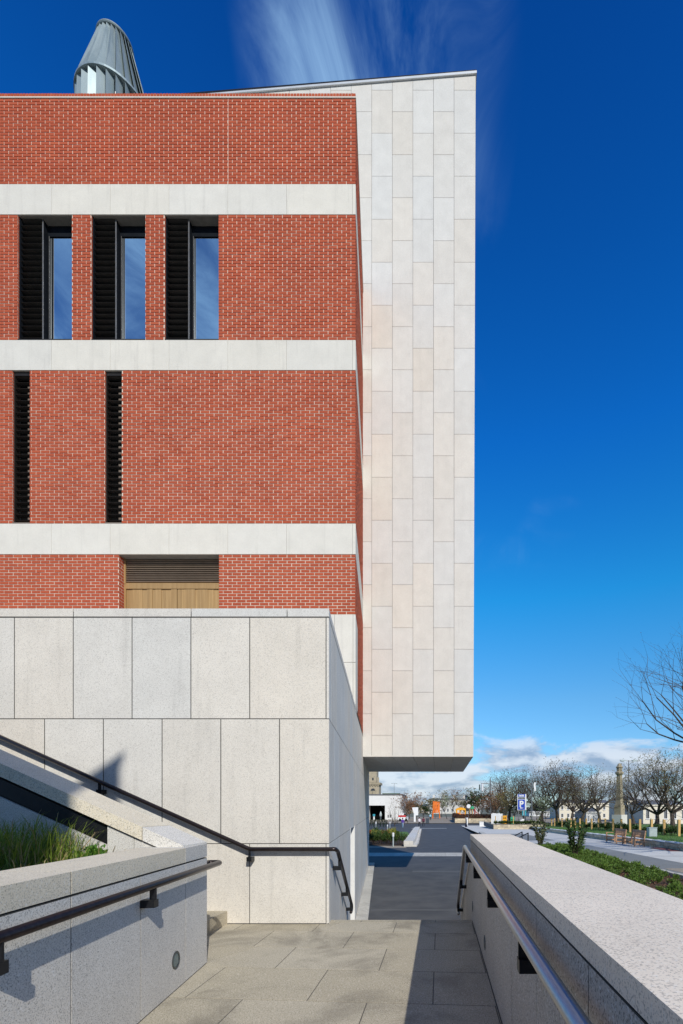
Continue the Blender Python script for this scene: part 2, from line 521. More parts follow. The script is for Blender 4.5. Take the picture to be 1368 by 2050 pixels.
def copy_tree(o, parent=None):
    c = o.copy()
    C.objects.link(c)
    if parent is not None:
        c.parent = parent
    for ch in list(o.children):
        copy_tree(ch, c)
    return c


def P(x, y, Y):
    return Vector(((x - PX) / F * Y, Y, E + (PY - y) / F * Y))


def inset(pts, d):
    n = len(pts)
    out = []
    for i in range(n):
        p0, p1, p2 = Vector(pts[i - 1]), Vector(pts[i]), Vector(pts[(i + 1) % n])
        e1, e2 = (p1 - p0).normalized(), (p2 - p1).normalized()
        n1, n2 = Vector((-e1.y, e1.x)), Vector((-e2.y, e2.x))
        k = 1 + n1.dot(n2)
        out.append(tuple(p1 + (n1 + n2) * (d / max(k, 0.2))))
    return out


def clip(pts, a, b, c):
    """keep a*x + b*y <= c"""
    out = []
    n = len(pts)
    for i in range(n):
        p, q = pts[i], pts[(i + 1) % n]
        sp, sq = a * p[0] + b * p[1] - c, a * q[0] + b * q[1] - c
        if sp <= 0:
            out.append(p)
        if sp * sq < 0:
            t = sp / (sp - sq)
            out.append((p[0] + (q[0] - p[0]) * t, p[1] + (q[1] - p[1]) * t))
    return out


def area(pts):
    return 0.5 * sum(pts[i - 1][0] * pts[i][1] - pts[i][0] * pts[i - 1][1] for i in range(len(pts)))


PCACHE = {}


def panel(name, pts, O, u, v, mat, parent, joint=0.006, t=0.03, b=0.001):
    """one cladding piece: convex polygon pts (ccw) in the frame O,u,v; outward normal u x v"""
    u, v, O = Vector(u), Vector(v), Vector(O)
    w = u.cross(v)
    a = inset(pts, joint / 2)
    if area(a) < 1e-4:
        return None
    o0 = a[0]
    key = (mat, tuple(round(c, 4) for p in a for c in (p[0] - o0[0], p[1] - o0[1])), tuple(round(c, 4) for c in (*u, *v)), t, b)
    me = PCACHE.get(key)
    if me is None:
        f = inset(a, b)
        n = len(a)
        rel = lambda p, h: u * (p[0] - o0[0]) + v * (p[1] - o0[1]) + w * h
        vs = [rel(p, 0) for p in f] + [rel(p, -b) for p in a] + [rel(p, -t) for p in a]
        fs = [tuple(range(n))]
        for i in range(n):
            j = (i + 1) % n
            fs.append((i, n + i, n + j, j))
            fs.append((n + i, 2 * n + i, 2 * n + j, n + j))
        me = bpy.data.meshes.new(name)
        me.from_pydata([tuple(p) for p in vs], [], fs)
        me.materials.append(MATS[mat])
        me.update()
        PCACHE[key] = me
    return link(name, me, O + u * o0[0] + v * o0[1], parent)


def rect(x0, x1, y0, y1):
    return [(x0, y0), (x1, y0), (x1, y1), (x0, y1)]


def cuts(a, b, js):
    l = [a] + sorted(j for j in js if a + 1e-3 < j < b - 1e-3) + [b]
    return list(zip(l[:-1], l[1:]))


UX, UY, UZ = Vector((1, 0, 0)), Vector((0, 1, 0)), Vector((0, 0, 1))

# ------------------------------------------------------------------ key planes
YP = 6.26                    # plinth front
YF = 12.29                   # brick front
YT = 16.9                    # stone tower front
YB = 24.3                    # far end of the building
SA, SB = -0.697, -0.1165     # side plane  X = SA + SB*Y
SX = lambda Y: SA + SB * Y
SD = Vector((SB, 1, 0)).normalized()     # along the side, away from the camera
SL = math.sqrt(1 + SB * SB)
SN = Vector((1, -SB, 0)).normalized()
ASP = E - 2.85
def gz_a(Y): return E - (2.85 + 0.0125 * min(max(Y - 28, 0), 56))
def gz_p(Y): return E - (2.05 + 0.02 * (min(max(Y, 0), 90) - 15))
ZFAR = E - 3.55
fz = lambda y: E + (PY - y) * YF / F       # heights on the brick front
fx = lambda x: (x - PX) * YF / F
pz = lambda y: E + (PY - y) * YP / F       # on the plinth front
px = lambda x: (x - PX) * YP / F
tz = lambda y: E + (PY - y) * YT / F       # on the tower front
tx = lambda x: (x - PX) * YT / F

# ------------------------------------------------------------------ setting: ground
def struct(o):
    o['kind'] = 'structure'
    return o


struct(MB().quad((-2500, -400, ZFAR - .05), (2500, -400, ZFAR - .05), (2500, 4500, ZFAR - .05), (-2500, 4500, ZFAR - .05)).build('ground', 'base_ground'))


def sheet(name, x0, x1, ys, zf, mat, dz=0.0, th=0.0):
    """a strip of ground following the slope zf; x0,x1 may be functions of Y"""
    m = MB()
    fx0 = x0 if callable(x0) else (lambda Y: x0)
    fx1 = x1 if callable(x1) else (lambda Y: x1)
    for a, b in zip(ys[:-1], ys[1:]):
        m.quad((fx0(a), a, zf(a) + dz), (fx1(a), a, zf(a) + dz), (fx1(b), b, zf(b) + dz), (fx0(b), b, zf(b) + dz))
    return m.build(name, mat)


TXW = lambda Y: 2.6 + 1.5 * min((Y - 10.2) / 40.0, 1.0)
struct(sheet('asphalt_path', -40, lambda Y: 1.0 if Y < 9.99 else TXW(Y) + .1, [8.9, 9.98, 9.99, 28, 50.2, 84, 94], gz_a, 'asphalt'))
struct(sheet('plaza_paving', lambda Y: 6.8 if Y < 25 else TXW(Y) + .1, 60, [5, 24.99, 25, 50.2, 90, 94], gz_p, 'plaza_stone'))
struct(sheet('cross_street', -90, 90, [94, 104], lambda Y: ZFAR, 'asphalt', 0.004))
struct(sheet('footway', -90, 90, [104, 175], lambda Y: ZFAR, 'brown_paving', 0.10))
# pale band of setts across the asphalt, and lighter worn strips
band = thing('paved_band', None, None, (0, 29, gz_a(29)))
band['kind'] = 'structure'
for i in range(10):
    xa = -4.57 + i * 0.62
    panel('paver', rect(xa, xa + .62, 27.9, 30.4), (0, 0, gz_a(29.2) + 0.012), UX, UY, 'kerb_stone', band, 0.006, 0.03, 0.003)
struct(sheet('worn_patch', -1.2, 1.0, [21.2, 21.75], gz_a, 'asphalt_worn', 0.004))
struct(sheet('worn_patch', -1.9, 0.9, [13.35, 13.5], gz_a, 'asphalt_worn', 0.004))
struct(sheet('road_line', -4.6, 1.2, [79.5, 80.6], gz_a, 'road_paint', 0.006))
# dark grey paving strip in the plaza
struct(sheet('grey_strip', lambda Y: 6.95, lambda Y: 9.2 if Y > 13 else 9.2, [5, 24, 31], gz_p, 'grey_paving', 0.006))
struct(sheet('grey_strip', 4.3, 8.6, [36, 50], gz_p, 'grey_paving', 0.006))
struct(sheet('buff_strip', 7.6, 10.5, [14.6, 16.4], gz_p, 'brown_paving', 0.010))
for i, yy in enumerate([18, 21.5, 26.5, 33, 39, 46, 54]):
    struct(sheet('paving_joint', 9.2, 12.4, [yy, yy + .05], gz_p, 'joint_soft', 0.005))

# ------------------------------------------------------------------ landing slabs
ramp = thing('landing_paving', None, None, (0, 4, 0))
ramp['kind'] = 'structure'
MB().box(-9, .5, -9, 6.46, -1.4, -0.002).build('slab_bed', 'joint_mid', ramp)
rowY = [6.50, 6.36, 5.77, 5.10, 4.41, 3.68, 2.97, 2.26, 1.55, 0.84, 0.13, -0.6, -1.3]
K = 0.066
dl0, dl1 = (-1.40, 6.18), (-2.30, 4.72)          # the cut that runs diagonally across the slabs
da, db = dl1[1] - dl0[1], -(dl1[0] - dl0[0])
dc = da * dl0[0] + db * dl0[1]
ALT = {1: -0.56, 2: -0.04, 3: -0.574}
for r in range(len(rowY) - 1):
    y1, y0 = rowY[r], rowY[r + 1]
    k1 = 0.0 if r == 0 else K
    k0 = K
    ph = -0.56 if r % 2 else -0.05
    jl = [ph + k * 0.985 for k in range(-9, 2)]
    for xa, xb in cuts(-8.0, 0.436, jl):
        if xb < -4.2 and y1 < 4.9:
            continue
        y1a = min(y1 - k1 * (xa - .44), 6.50) if r else 6.50
        y1b = min(y1 - k1 * (xb - .44), 6.50) if r else 6.50
        if r <= 1:
            y0a, y0b = (6.36, 6.36) if r == 0 else (y0 - K * (xa - .44), y0 - K * (xb - .44))
            if r == 1:
                y1a = y1b = 6.36
        else:
            y0a, y0b = y0 - K * (xa - .44), y0 - K * (xb - .44)
        q = [(xa, y0a), (xb, y0b), (xb, y1b), (xa, y1a)]
        if area(q) < 0.005:
            continue
        pieces = [q]
        if r >= 1 and xa < -1.2 and y1 > 4.5:
            pieces = [clip(q, da, db, dc), clip(q, -da, -db, -dc)]
        for s in pieces:
            if len(s) > 2 and area(s) > 0.004:
                panel('paving_slab', s, (0, 0, 0), UX, UY, 'paving_granite', ramp, 0.008, 0.05, 0.001)

# ------------------------------------------------------------------ steps
st = thing('stone_steps', 'granite steps dropping from the landing to the asphalt path', 'steps', (-.5, 8, ASP))
NR = 8
for i in range(1, NR):
    z = -i * 1.34 / NR
    ya, yb = 6.50 + (i - 1) * .40, 6.50 + i * .40
    o = MB()
    o.prism([(SX(ya) - .05, ya + .002), (.435, ya + .002), (.435, yb + .03), (SX(yb) - .05, yb + .03)], UX, UY, Vector((0, 0, -0.22)), (0, 0, z))
    o.build('step', 'paving_granite', st)
su = thing('stone_steps', 'granite stair rising to the left along the stone plinth', 'steps', (-4, 5.5, 0))
for i in range(12):
    xr = -2.74 - i * .38
    MB().box(xr - .415, xr, 4.72, 6.262, -0.05 if i == 0 else i * .171 - .06, (i + 1) * .171).build('step', 'paving_granite', su)

# ------------------------------------------------------------------ plinth
pl = thing('stone_plinth', 'pale granite clad base wall in front of the brick building', 'wall', (-4, YP, 0))
XC = px(659.5)
zt, zc0, zr1, zr2 = pz(1218), pz(1236), pz(1439), pz(1689)
XL = -12.5
core = MB()
core.prism([(XL, YP + .03), (SX(YP) - .03, YP + .03), (SX(YB) - .03, YB - .02), (XL, YB - .02)], UX, UY, Vector((0, 0, zt - .05 - ASP + .2)), (0, 0, ASP - .2))
# the core is built as a ring of walls so that the doorway recess stays open
core = MB()
W0 = 0.5
core.prism([(XL, YP + .002), (SX(YP) - .003, YP + .002), (SX(YP + W0) - .003, YP + W0), (XL, YP + W0)], UX, UY, Vector((0, 0, zt - .04 - ASP + .2)), (0, 0, ASP - .2))
DY0, DY1, DZ = 10.4, 11.9, E - .44
for ya, yb, za, zb in ((YP + W0, DY0 - .02, ASP - .2, zt - .04), (DY0 - .02, DY1 + .02, DZ + .02, zt - .04), (DY1 + .02, YB, ASP - .2, zt - .04)):
    core.prism([(SX(ya) - .003, ya), (SX(yb) - .003, yb), (SX(yb) - .5, yb), (SX(ya) - .5, ya)][::-1], UX, UY, Vector((0, 0, zb - za)), (0, 0, za))
core.build('wall_core', 'joint_dark', pl)
MB().prism([(XL, YP + W0), (SX(YP + W0) - .03, YP + W0), (SX(YF) - .5, YF + .3), (XL, YF + .3)], UX, UY, Vector((0, 0, .08)), (0, 0, zt - .16)).build('plinth_roof', 'band_stone', pl)
# front panels
cx1, cxs = px(653), XC
r1 = [px(29 + 117.8 * k) for k in range(-8, 5)]
for xa, xb in cuts(XL, cx1, r1) + [(cx1, cxs)]:
    panel('panel', rect(xa, xb, zr1, zc0), (0, YP, 0), UX, UZ, 'plinth_stone', pl, 0.011)
for xa, xb in cuts(XL, cxs, [px(89.5 + 117.6 * k) for k in range(-8, 5)]):
    panel('panel', rect(xa, xb, zr2, zr1), (0, YP, 0), UX, UZ, 'plinth_stone', pl, 0.011)
for xa, xb in cuts(XL, cx1, [px(500), px(382.5), px(265)]) + [(cx1, cxs)]:
    panel('panel', rect(xa, xb, 0.006, zr2), (0, YP, 0), UX, UZ, 'plinth_stone', pl, 0.009)
# coping
for xa, xb in cuts(XL, XC, [px(575), px(383), px(147), px(-89)]):
    q = rect(xa, xb, YP - .004, YP + .42)
    if abs(xb - XC) < 1e-6:
        q = [(xa, YP - .004), (SX(YP) + .006, YP - .004), (SX(YP + .42) + .006, YP + .42), (xa, YP + .42)]
    panel('coping', q, (0, 0, zt), UX, UY, 'plinth_stone', pl, 0.010, zt - zc0 - .012, 0.004)
yy = YP + .42
while yy < YF - .05:
    yb = min(yy + 1.55, YF + 1.2)
    panel('coping', [(SX(yy) - .38, yy), (SX(yy) + .006, yy), (SX(yb) + .006, yb), (SX(yb) - .38, yb)], (0, 0, zt), UX, UY, 'plinth_stone', pl, 0.010, zt - zc0 - .012, 0.004)
    yy = yb
# side panels: u runs towards the camera so that u x z faces out
SO = Vector((SX(YP), YP, 0))
LSIDE = (YB - YP) * SL
d0, d1 = (DY0 - YP) * SL, (DY1 - YP) * SL


def side_panels(za, zb, step, ph, mat='plinth_stone', hole=None, s0=0.0, s1=None, parent=None, name='panel', j=0.009):
    s1 = LSIDE if s1 is None else s1
    js = [ph + k * step for k in range(0, 60)] + ([hole[0], hole[1]] if hole else [])
    for a, b in cuts(s0, s1, js):
        if hole and a >= hole[0] - 1e-3 and b <= hole[1] + 1e-3:
            continue
        panel(name, rect(a, b, za, zb), SO, SD, UZ, mat, parent or pl, j)


side_panels(zr1, zc0, 0.76, 0.30)
side_panels(zr2, zr1, 0.76, 0.68)
side_panels(ASP + .02, zr2, 1.52, 0.05, hole=(d0, d1))
# doorway in the side
dr = MB()
DO = SO
for s0, s1 in ((d0 - .02, d0), (d1, d1 + .02)):
    dr.obox(DO + SD * s0 - SN * .42 + UZ * ASP, SD * (s1 - s0), SN * .425, UZ * (DZ - ASP))
dr.obox(DO + SD * d0 - SN * .42 + UZ * DZ, SD * (d1 - d0), SN * .41, UZ * .02)
dway = dr.build('door_reveal', 'white_render', pl)
MB().obox(DO + SD * d0 - SN * .46 + UZ * ASP, SD * (d1 - d0), SN * .05, UZ * (DZ - ASP)).build('door', 'bronze_dark', pl)
# kerb at the foot of the side wall
kb = thing('kerb_strip', None, None, (SX(14), 14, ASP))
kb['kind'] = 'structure'
yy = 8.9
while yy < YB - .1:
    yb = min(yy + 1.9, YB)
    panel('kerbstone', [(SX(yy) + .002, yy), (SX(yy) + .34 - .004 * (yy - 8.9), yy), (SX(yb) + .34 - .004 * (yb - 8.9), yb), (SX(yb) + .002, yb)], (0, 0, gz_a(yy) + .07), UX, UY, 'kerb_stone', kb, .008, .09, .004)
    yy = yb

# ------------------------------------------------------------------ brick building
bb = thing('brick_building', 'red brick building with pale stone bands and louvred openings', 'building', (-7, YF, 0))
XE = SX(YF)                                   # front corner
XW = -13.2
Z = dict(top=fz(187), soldier=fz(195.0), b4=fz(197.4), s3t=fz(368.5), s3b=fz(430), s2t=fz(680.5), s2b=fz(741.5), s1t=fz(1048), s1b=fz(1110), s0=fz(1230))
HD = 0.35
PITCH, JO = 18.28 * YF / F, 0.0165
ROW = 0.0772


def brick_add(m, O, u, v, a, b, c, d, dep=.012):
    w = u.cross(v)
    q = [O + u * a + v * c, O + u * b + v * c, O + u * b + v * d, O + u * a + v * d]
    o = len(m.v)
    m.v += [tuple(p) for p in q] + [tuple(p - w * dep) for p in q]
    for f in ((0, 1, 2, 3), (0, 4, 5, 1), (1, 5, 6, 2), (2, 6, 7, 3), (3, 7, 4, 0)):
        m.f.append(tuple(i + o for i in f))
        m.mi.append(0)


def courses(m, O, u, v, ivs, z0, z1, phase=0.0, single=None):
    n = max(1, round((z1 - z0) / ROW))
    p = (z1 - z0) / n
    for r in range(n):
        c, d = z0 + r * p + JO * .5, z0 + (r + 1) * p - JO * .5
        off = phase + (0.5 * PITCH if r % 2 else 0.0)
        for (a, b) in ivs:
            k0 = math.floor((a - off) / PITCH)
            x = off + k0 * PITCH
            while x < b:
                p0 = a if x < a else x + JO * .5
                p1 = b if x + PITCH > b else x + PITCH - JO * .5
                if p1 - p0 > 0.02:
                    jz, jx = random.uniform(-.0012, .0012), random.uniform(-.002, .002)
                    if single is not None and (a, b) == single[0]:
                        single[1](p0 + jx, p1 + jx, c + jz, d + jz)
                    else:
                        brick_add(m, O + (u.cross(v)) * random.uniform(-.0022, .0022), u, v, p0 + jx, p1 + jx, c + jz, d + jz)
                x += PITCH


BR = MB()
OB = Vector((0, YF, 0))
ph0 = fx(712.0)
wins = [(fx(35), fx(144)), (fx(182.5), fx(291)), (fx(329.5), fx(438))]
slots = [(fx(24.5), fx(60)), (fx(209.5), fx(244))]
slots_all = [(fx(24.5 - 185), fx(60 - 185))] + slots
door_iv = [(fx(237.5), fx(438.5))]


def free(holes):
    l, x = [], XW
    for a, b in sorted(holes):
        if a > x:
            l.append((x, a))
        x = b
    l.append((x, XE))
    return l


bands_b = [(Z['s3t'], Z['b4'], []), (Z['s2t'], Z['s3b'], wins), (Z['s1t'], Z['s2b'], slots_all), (Z['s0'], Z['s1b'], door_iv)]
BRICK_CACHE = {}


def one_brick(a, b, c, d):
    w, h = round(b - a, 3), round(d - c, 3)
    key = (w, h, random.randrange(3))
    me = BRICK_CACHE.get(key)
    if me is None:
        m = MB()
        e = .0015
        m.add([(-w / 2 + e, 0, -h / 2 + e), (w / 2 - e, 0, -h / 2 + e), (w / 2 - e, 0, h / 2 - e), (-w / 2 + e, 0, h / 2 - e),
               (-w / 2, .002, -h / 2), (w / 2, .002, -h / 2), (w / 2, .002, h / 2), (-w / 2, .002, h / 2),
               (-w / 2, .0125, -h / 2), (w / 2, .0125, -h / 2), (w / 2, .0125, h / 2), (-w / 2, .0125, h / 2)],
              [(0, 1, 2, 3)] + [(i, 4 + i, 4 + (i + 1) % 4, (i + 1) % 4) for i in range(4)] + [(4 + i, 8 + i, 8 + (i + 1) % 4, 4 + (i + 1) % 4) for i in range(4)])
        me = m.mesh('brick', 'brick')
        BRICK_CACHE[key] = me
    link('brick', me, ((a + b) / 2, YF + random.uniform(-.0022, .0022), (c + d) / 2), bb)


mortar = MB()
for z0, z1, holes in bands_b:
    ivs = free(holes)
    single = None
    if holes is door_iv:
        single = (ivs[-1], one_brick)
    courses(BR, OB, UX, UZ, ivs, z0, z1, ph0, single)
    for a, b in ivs:
        last = abs(b - XE) < 1e-6
        mortar.prism([(a + .001, YF + .009), (b - (.010 if last else .001), YF + .009), ((SX(YF + HD) - .010) if last else b - .001, YF + HD), (a + .001, YF + HD)], UX, UY,
                     Vector((0, 0, z1 - z0)), (0, 0, z0))
    for a, b in holes:                       # brick returns on the left reveal of each opening
        courses(BR, Vector((a + .004, YF + .02, 0)), UY, UZ, [(0.0, .22)], z0, z1, 0.1)
# top soldier course and its drip strip
x = XW
while x < XE - .02:
    brick_add(BR, OB + Vector((0, random.uniform(-.002, .001), 0)), UX, UZ, x + .006, min(x + .072, XE), Z['soldier'] + .006, Z['top'], .10)
    x += .0772
mortar.prism([(XW, YF + .010), (XE - .01, YF + .010), (SX(YF + HD) - .01, YF + HD), (XW, YF + HD)], UX, UY, Vector((0, 0, Z['top'] - Z['b4'] - .012)), (0, 0, Z['b4']))
mortar.build('mortar_wall', 'mortar', bb)
MB().prism([(XW, YF - .018), (XE + .018, YF - .018), (SX(YT) + .018, YT), (XW, YT)], UX, UY, Vector((0, 0, .026)), (0, 0, Z['b4'] + .003)).build('drip_strip', 'band_stone', bb)
# side of the brick building
SOF = Vector((SX(YF), YF, 0))
LB = (YT + .1 - YF) * SL
RET = 1.0
smort = MB()
for z0, z1, s0 in ((Z['s3t'], Z['b4'], 0), (Z['s2t'], Z['s3b'], 0), (Z['s1t'], Z['s2b'], 0), (Z['s0'], Z['s1b'], 0), (zt + .01, Z['s0'], RET)):
    courses(BR, SOF, SD, UZ, [(s0, LB)], z0, z1, 0.115)
    smort.obox(SOF + SD * (s0 + (.07 if s0 == 0 else 0)) - SN * .26 + UZ * z0, SD * (LB - s0 - .07), SN * .251, UZ * (z1 - z0))
smort.obox(SOF + SD * .07 - SN * .26 + UZ * Z['b4'], SD * (LB - .07), SN * .251, UZ * (Z['top'] - Z['b4'] - .01))
smort.build('side_mortar_wall', 'mortar', bb)
xs = 0.0
while xs < LB:
    brick_add(BR, SOF, SD, UZ, xs + .006, min(xs + .072, LB), Z['soldier'] + .006, Z['top'], .10)
    xs += .0772
bo = BR.build('brickwork', 'brick', bb)
bo['kind'] = 'stuff'
# stone bands
bj = [fx(103.5 + 117.65 * k) for k in range(-3, 5)]
cxp = fx(706)
bk = MB()
for i, (z0, z1) in enumerate(((Z['s3b'], Z['s3t']), (Z['s2b'], Z['s2t']), (Z['s1b'], Z['s1t']))):
    for xa, xb in cuts(XW, cxp, bj) + [(cxp, XE + .004)]:
        panel('band_panel', rect(xa, xb, z0 + .003, z1 - .003), (0, YF - .004, 0), UX, UZ, 'band_stone', bb, .005, .05, .002)
    for a, b in cuts(0.0, LB, [.05 + 1.49 * k for k in range(6)]):
        panel('band_panel', rect(a, b, z0 + .003, z1 - .003), SOF + SN * .003, SD, UZ, 'band_stone', bb, .005, .05, .002)
    bk.prism([(XW, YF + .03), (XE - .03, YF + .03), (SX(YF + .34) - .03, YF + .34), (XW, YF + .34)], UX, UY, Vector((0, 0, z1 - z0)), (0, 0, z0))
    bk.obox(SOF + SD * .36 - SN * .25 + UZ * (z0 + .001), SD * (LB - .36), SN * .215, UZ * (z1 - z0 - .002))
bk.build('band_backing', 'joint_soft', bb)
# stone clad foot below the lowest brick
bk = MB()
zs = [fz(1410), fz(1326), Z['s0']]
bk.prism([(XW, YF + .03), (XE - .03, YF + .03), (SX(YF + RET) - .03, YF + RET * .98), (XW, YF + RET * .98)], UX, UY, Vector((0, 0, Z['s0'] - 2.0)), (0, 0, 2.0))
bk.build('foot_backing', 'joint_soft', bb)
for z0, z1 in ((2.2, zs[0]), (zs[0], zs[1]), (zs[1], zs[2])):
    for xa, xb in cuts(XW, fx(707), [fx(670 - 117.6 * k) for k in range(8)]) + [(fx(707), XE + .003)]:
        if xb > fx(420):
            panel('foot_panel', rect(xa, xb, z0, z1 - .002), (0, YF - .004, 0), UX, UZ, 'band_stone', bb, .007, .05, .002)
    if z1 > zt:
        panel('foot_panel', rect(0, RET, max(z0, zt + .01), z1 - .002), SOF + SN * .003, SD, UZ, 'band_stone', bb, .007, .05, .002)
MB().box(fx(456.8), fx(457.4), YF - .003, YF + .02, Z['s3t'] + .004, Z['b4'] - .004).build('movement_joint', 'mortar', bb)
# the brick body and roof behind the front
MB().prism([(XW, YF + 1.2), (SX(YF + 1.2) - .45, YF + 1.2), (SX(YB) - .45, YB - .01), (XW, YB - .01)], UX, UY, Vector((0, 0, Z['top'] - .9 - ASP)), (0, 0, ASP)).build('roof_mass', 'roof_slate', bb)
MB().box(XW, SX(YF) - .45, YF + .34, YF + 1.2, Z['s0'], Z['top'] - .9).build('inner_wall', 'void', bb)


def slat_mesh(w, dep, th, tilt, mat):
    m = MB()
    c, s = math.cos(tilt), math.sin(tilt)
    prof = [(-dep / 2, -th / 2), (dep / 2, -th / 2), (dep / 2, th / 2), (-dep / 2, th / 2)]
    prof = [(a * c - b * s, a * s + b * c) for a, b in prof]
    m.prism(prof, UY, UZ, Vector((w, 0, 0)), (-w / 2, 0, 0))
    return m.mesh('louvre_slat', mat)


# tall windows with louvres
for a, b in wins:
    z0, z1 = Z['s2t'], Z['s3b']
    xm = a + (b - a) * .415
    fr = MB()
    yb = YF + .24
    fr.box(a + .002, b - .002, yb, yb + .06, z1 - .27, z1 - .002)             # head
    fr.box(xm, xm + .055, yb + .002, yb + .06, z0 + .03, z1 - .27)            # left stile
    fr.box(b - .012, b - .003, yb + .002, yb + .06, z0 + .03, z1 - .27)
    fr.box(xm + .055, b - .012, yb + .002, yb + .06, z0 + .03, z0 + .06)
    fr.box(xm - .012, xm + .012, YF + .10, yb + .055, z0 + .031, z1 - .003)  # fin between louvre and glass
    fr.box(a + .006, a + .030, YF + .05, yb, z0 + .031, z1 - .003)           # louvre post
    win = fr.build('window', 'frame_black', bb)
    MB().box(xm - .015, xm + .015, YF + .091, YF + .10, z0 + .031, z1 - .003).build('fin_edge', 'frame_edge', win)
    MB().box(xm + .045, xm + .055, yb - .012, yb + .002, z0 + .04, z1 - .27).build('glazing_bead', 'frame_edge', win)
    MB().box(xm + .055, b - .012, yb + .02, yb + .03, z0 + .06, z1 - .27).build('pane', 'window_glass', win)
    MB().box(a + .003, b - .003, YF + .004, yb + .06, z0 + .002, z0 + .030).build('sill', 'bronze_dark', win)
    MB().box(a + .03, xm - .012, yb - .03, yb - .01, z0 + .03, z1 - .003).build('louvre_back', 'void', win)
    n = 21
    w = xm - .012 - a - .031
    me = slat_mesh(w, .10, .012, R(-32), 'bronze_dark')
    for k in range(n):
        link('louvre_slat', me, (a + .031 + w / 2, YF + .115, z0 + .10 + (z1 - z0 - .16) * k / (n - 1)), win)
# narrow louvred slots
for a, b in slots:
    z0, z1 = Z['s1t'], Z['s2b']
    fr = MB()
    fr.box(a + .003, a + .03, YF + .05, YF + .2, z0 + .03, z1 - .003)
    fr.box(b - .02, b - .003, YF + .05, YF + .2, z0 + .03, z1 - .003)
    fr.box(a + .03, b - .02, YF + .05, YF + .2, z1 - .09, z1 - .003)
    win = fr.build('louvre_slot', 'bronze_dark', bb)
    MB().box(a + .003, b - .003, YF + .004, YF + .21, z0 + .002, z0 + .030).build('sill', 'bronze_slat', win)
    MB().box(a + .003, b - .003, YF + .24, YF + .26, z0, z1).build('louvre_back', 'void', win)
    MB().box(a + (b - a) * .55, a + (b - a) * .8, YF + .18, YF + .2, z0 + .03, z1 - .09).build('louvre_rail', 'bronze_slat', win)
    w = b - a - .052
    me = slat_mesh(w, .085, .012, R(-30), 'bronze_dark')
    for k in range(25):
        link('louvre_slat', me, ((a + .03 + b - .02) / 2, YF + .10, z0 + .10 + (z1 - z0 - .22) * k / 24), win)
# hidden neighbour slot is plainly closed
a, b = slots_all[0]
MB().box(a, b, YF + .05, YF + .08, Z['s1t'], Z['s2b']).build('blind_slot', 'bronze_dark', bb)
# bronze service doors under a grille
a, b = door_iv[0]
z1 = Z['s1b']
zg, zd = fz(1161) , fz(1171)
yd = YF + .21
fr = MB()
fr.box(a + .004, a + .05, yd - .01, yd + .06, zg, z1 - .003)
fr.box(a + .05, b - .003, yd, yd + .06, zd, zg + .02)
fr.box(a + .004, a + .05, yd, yd + .06, Z['s0'] - .9, zg)
fr.box(b - .10, b - .003, yd + .002, yd + .06, Z['s0'] - .9, zd)
do = fr.build('service_door', 'bronze_door', bb)
MB().box(a, b, yd + .10, yd + .12, zg - .05, z1).build('grille_back', 'void', do)
w = b - a - .055
me = slat_mesh(w, .055, .018, R(-25), 'bronze_slat')
for k in range(11):
    link('grille_slat', me, ((a + .05 + b) / 2, yd + .03, zg + .055 + (z1 - zg - .09) * k / 10), do)
xmid = fx(345.5)
for lo, hi, nb in ((a + .052, xmid - .006, 11), (xmid + .006, b - .104, 10)):
    x = lo
    ws = [random.choice((.6, 1.0, 1.25, .8)) for _ in range(nb)]
    s = (hi - lo) / sum(ws)
    for q in ws:
        dd = random.choice((0, .012, .02, .006))
        MB().box(x + .0015, x + q * s - .0015, yd + .012 + dd, yd + .055, Z['s0'] - .9, zd - .002).build('door_board', 'bronze_door', do)
        x += q * s

# ------------------------------------------------------------------ stone tower
tw = thing('stone_tower', 'tall pale stone clad block overhanging the path, sloping roofline', 'building', (-1, YT, tz(1515)))
zb = tz(1515)
TRX = lambda z: 1.19 + (z - zb) / 24.0 * .08
ztop = lambda X: tz(150) + (X - tx(953)) * (43.0 / 523.0)
xl_t = tx(744.5) - 12 * 41.2 * YT / F
cols = [tx(744.5) + (k - 9) * 41.2 * YT / F for k in range(0, 14)]
PITZ = 86.1 * YT / F
zja = tz(1472)
for k in range(len(cols)):
    xa = cols[k]
    xb = cols[k + 1] if k + 1 < len(cols) else None
    zlo = zb if xa > SX(YT) - .75 else Z['top'] - .35
    ph = zja if (k - 9) % 2 == 0 else zja + PITZ / 2
    js = [ph + i * PITZ for i in range(-1, 22)]
    for z0, z1 in cuts(zlo, 28.2, js):
        if z0 > ztop(xa + .7) - .02:
            continue
        if xb is None:
            q = [(xa, z0), (TRX(z0), z0), (TRX(z1), z1), (xa, z1)]
        else:
            q = rect(xa, xb, z0, z1)
        sl = 43.0 / 523.0
        q = clip(q, -sl, 1.0, ztop(0))
        if len(q) > 2 and area(q) > .004:
            panel('panel', q, (0, YT, 0), UX, UZ, 'tower_stone', tw, .009, .04, .002)
m = MB()
xr = 1.19
m.prism([(SX(YT) - .2, zb + .03), (TRX(zb) - .03, zb + .03), (TRX(27) - .03, ztop(TRX(27)) - .02), (SX(YT) - .2, ztop(SX(YT)) - .02)], UX, UZ, Vector((0, 24.05 - YT - .03, 0)), (0, YT + .03, 0))
m.prism([(xl_t, Z['top'] - .6), (SX(YT) - .2, Z['top'] - .6), (SX(YT) - .2, ztop(SX(YT)) - .02), (xl_t, ztop(xl_t) - .02)], UX, UZ, Vector((0, 4.0, 0)), (0, YT + .03, 0))
m.build('wall_core', 'joint_soft', tw)
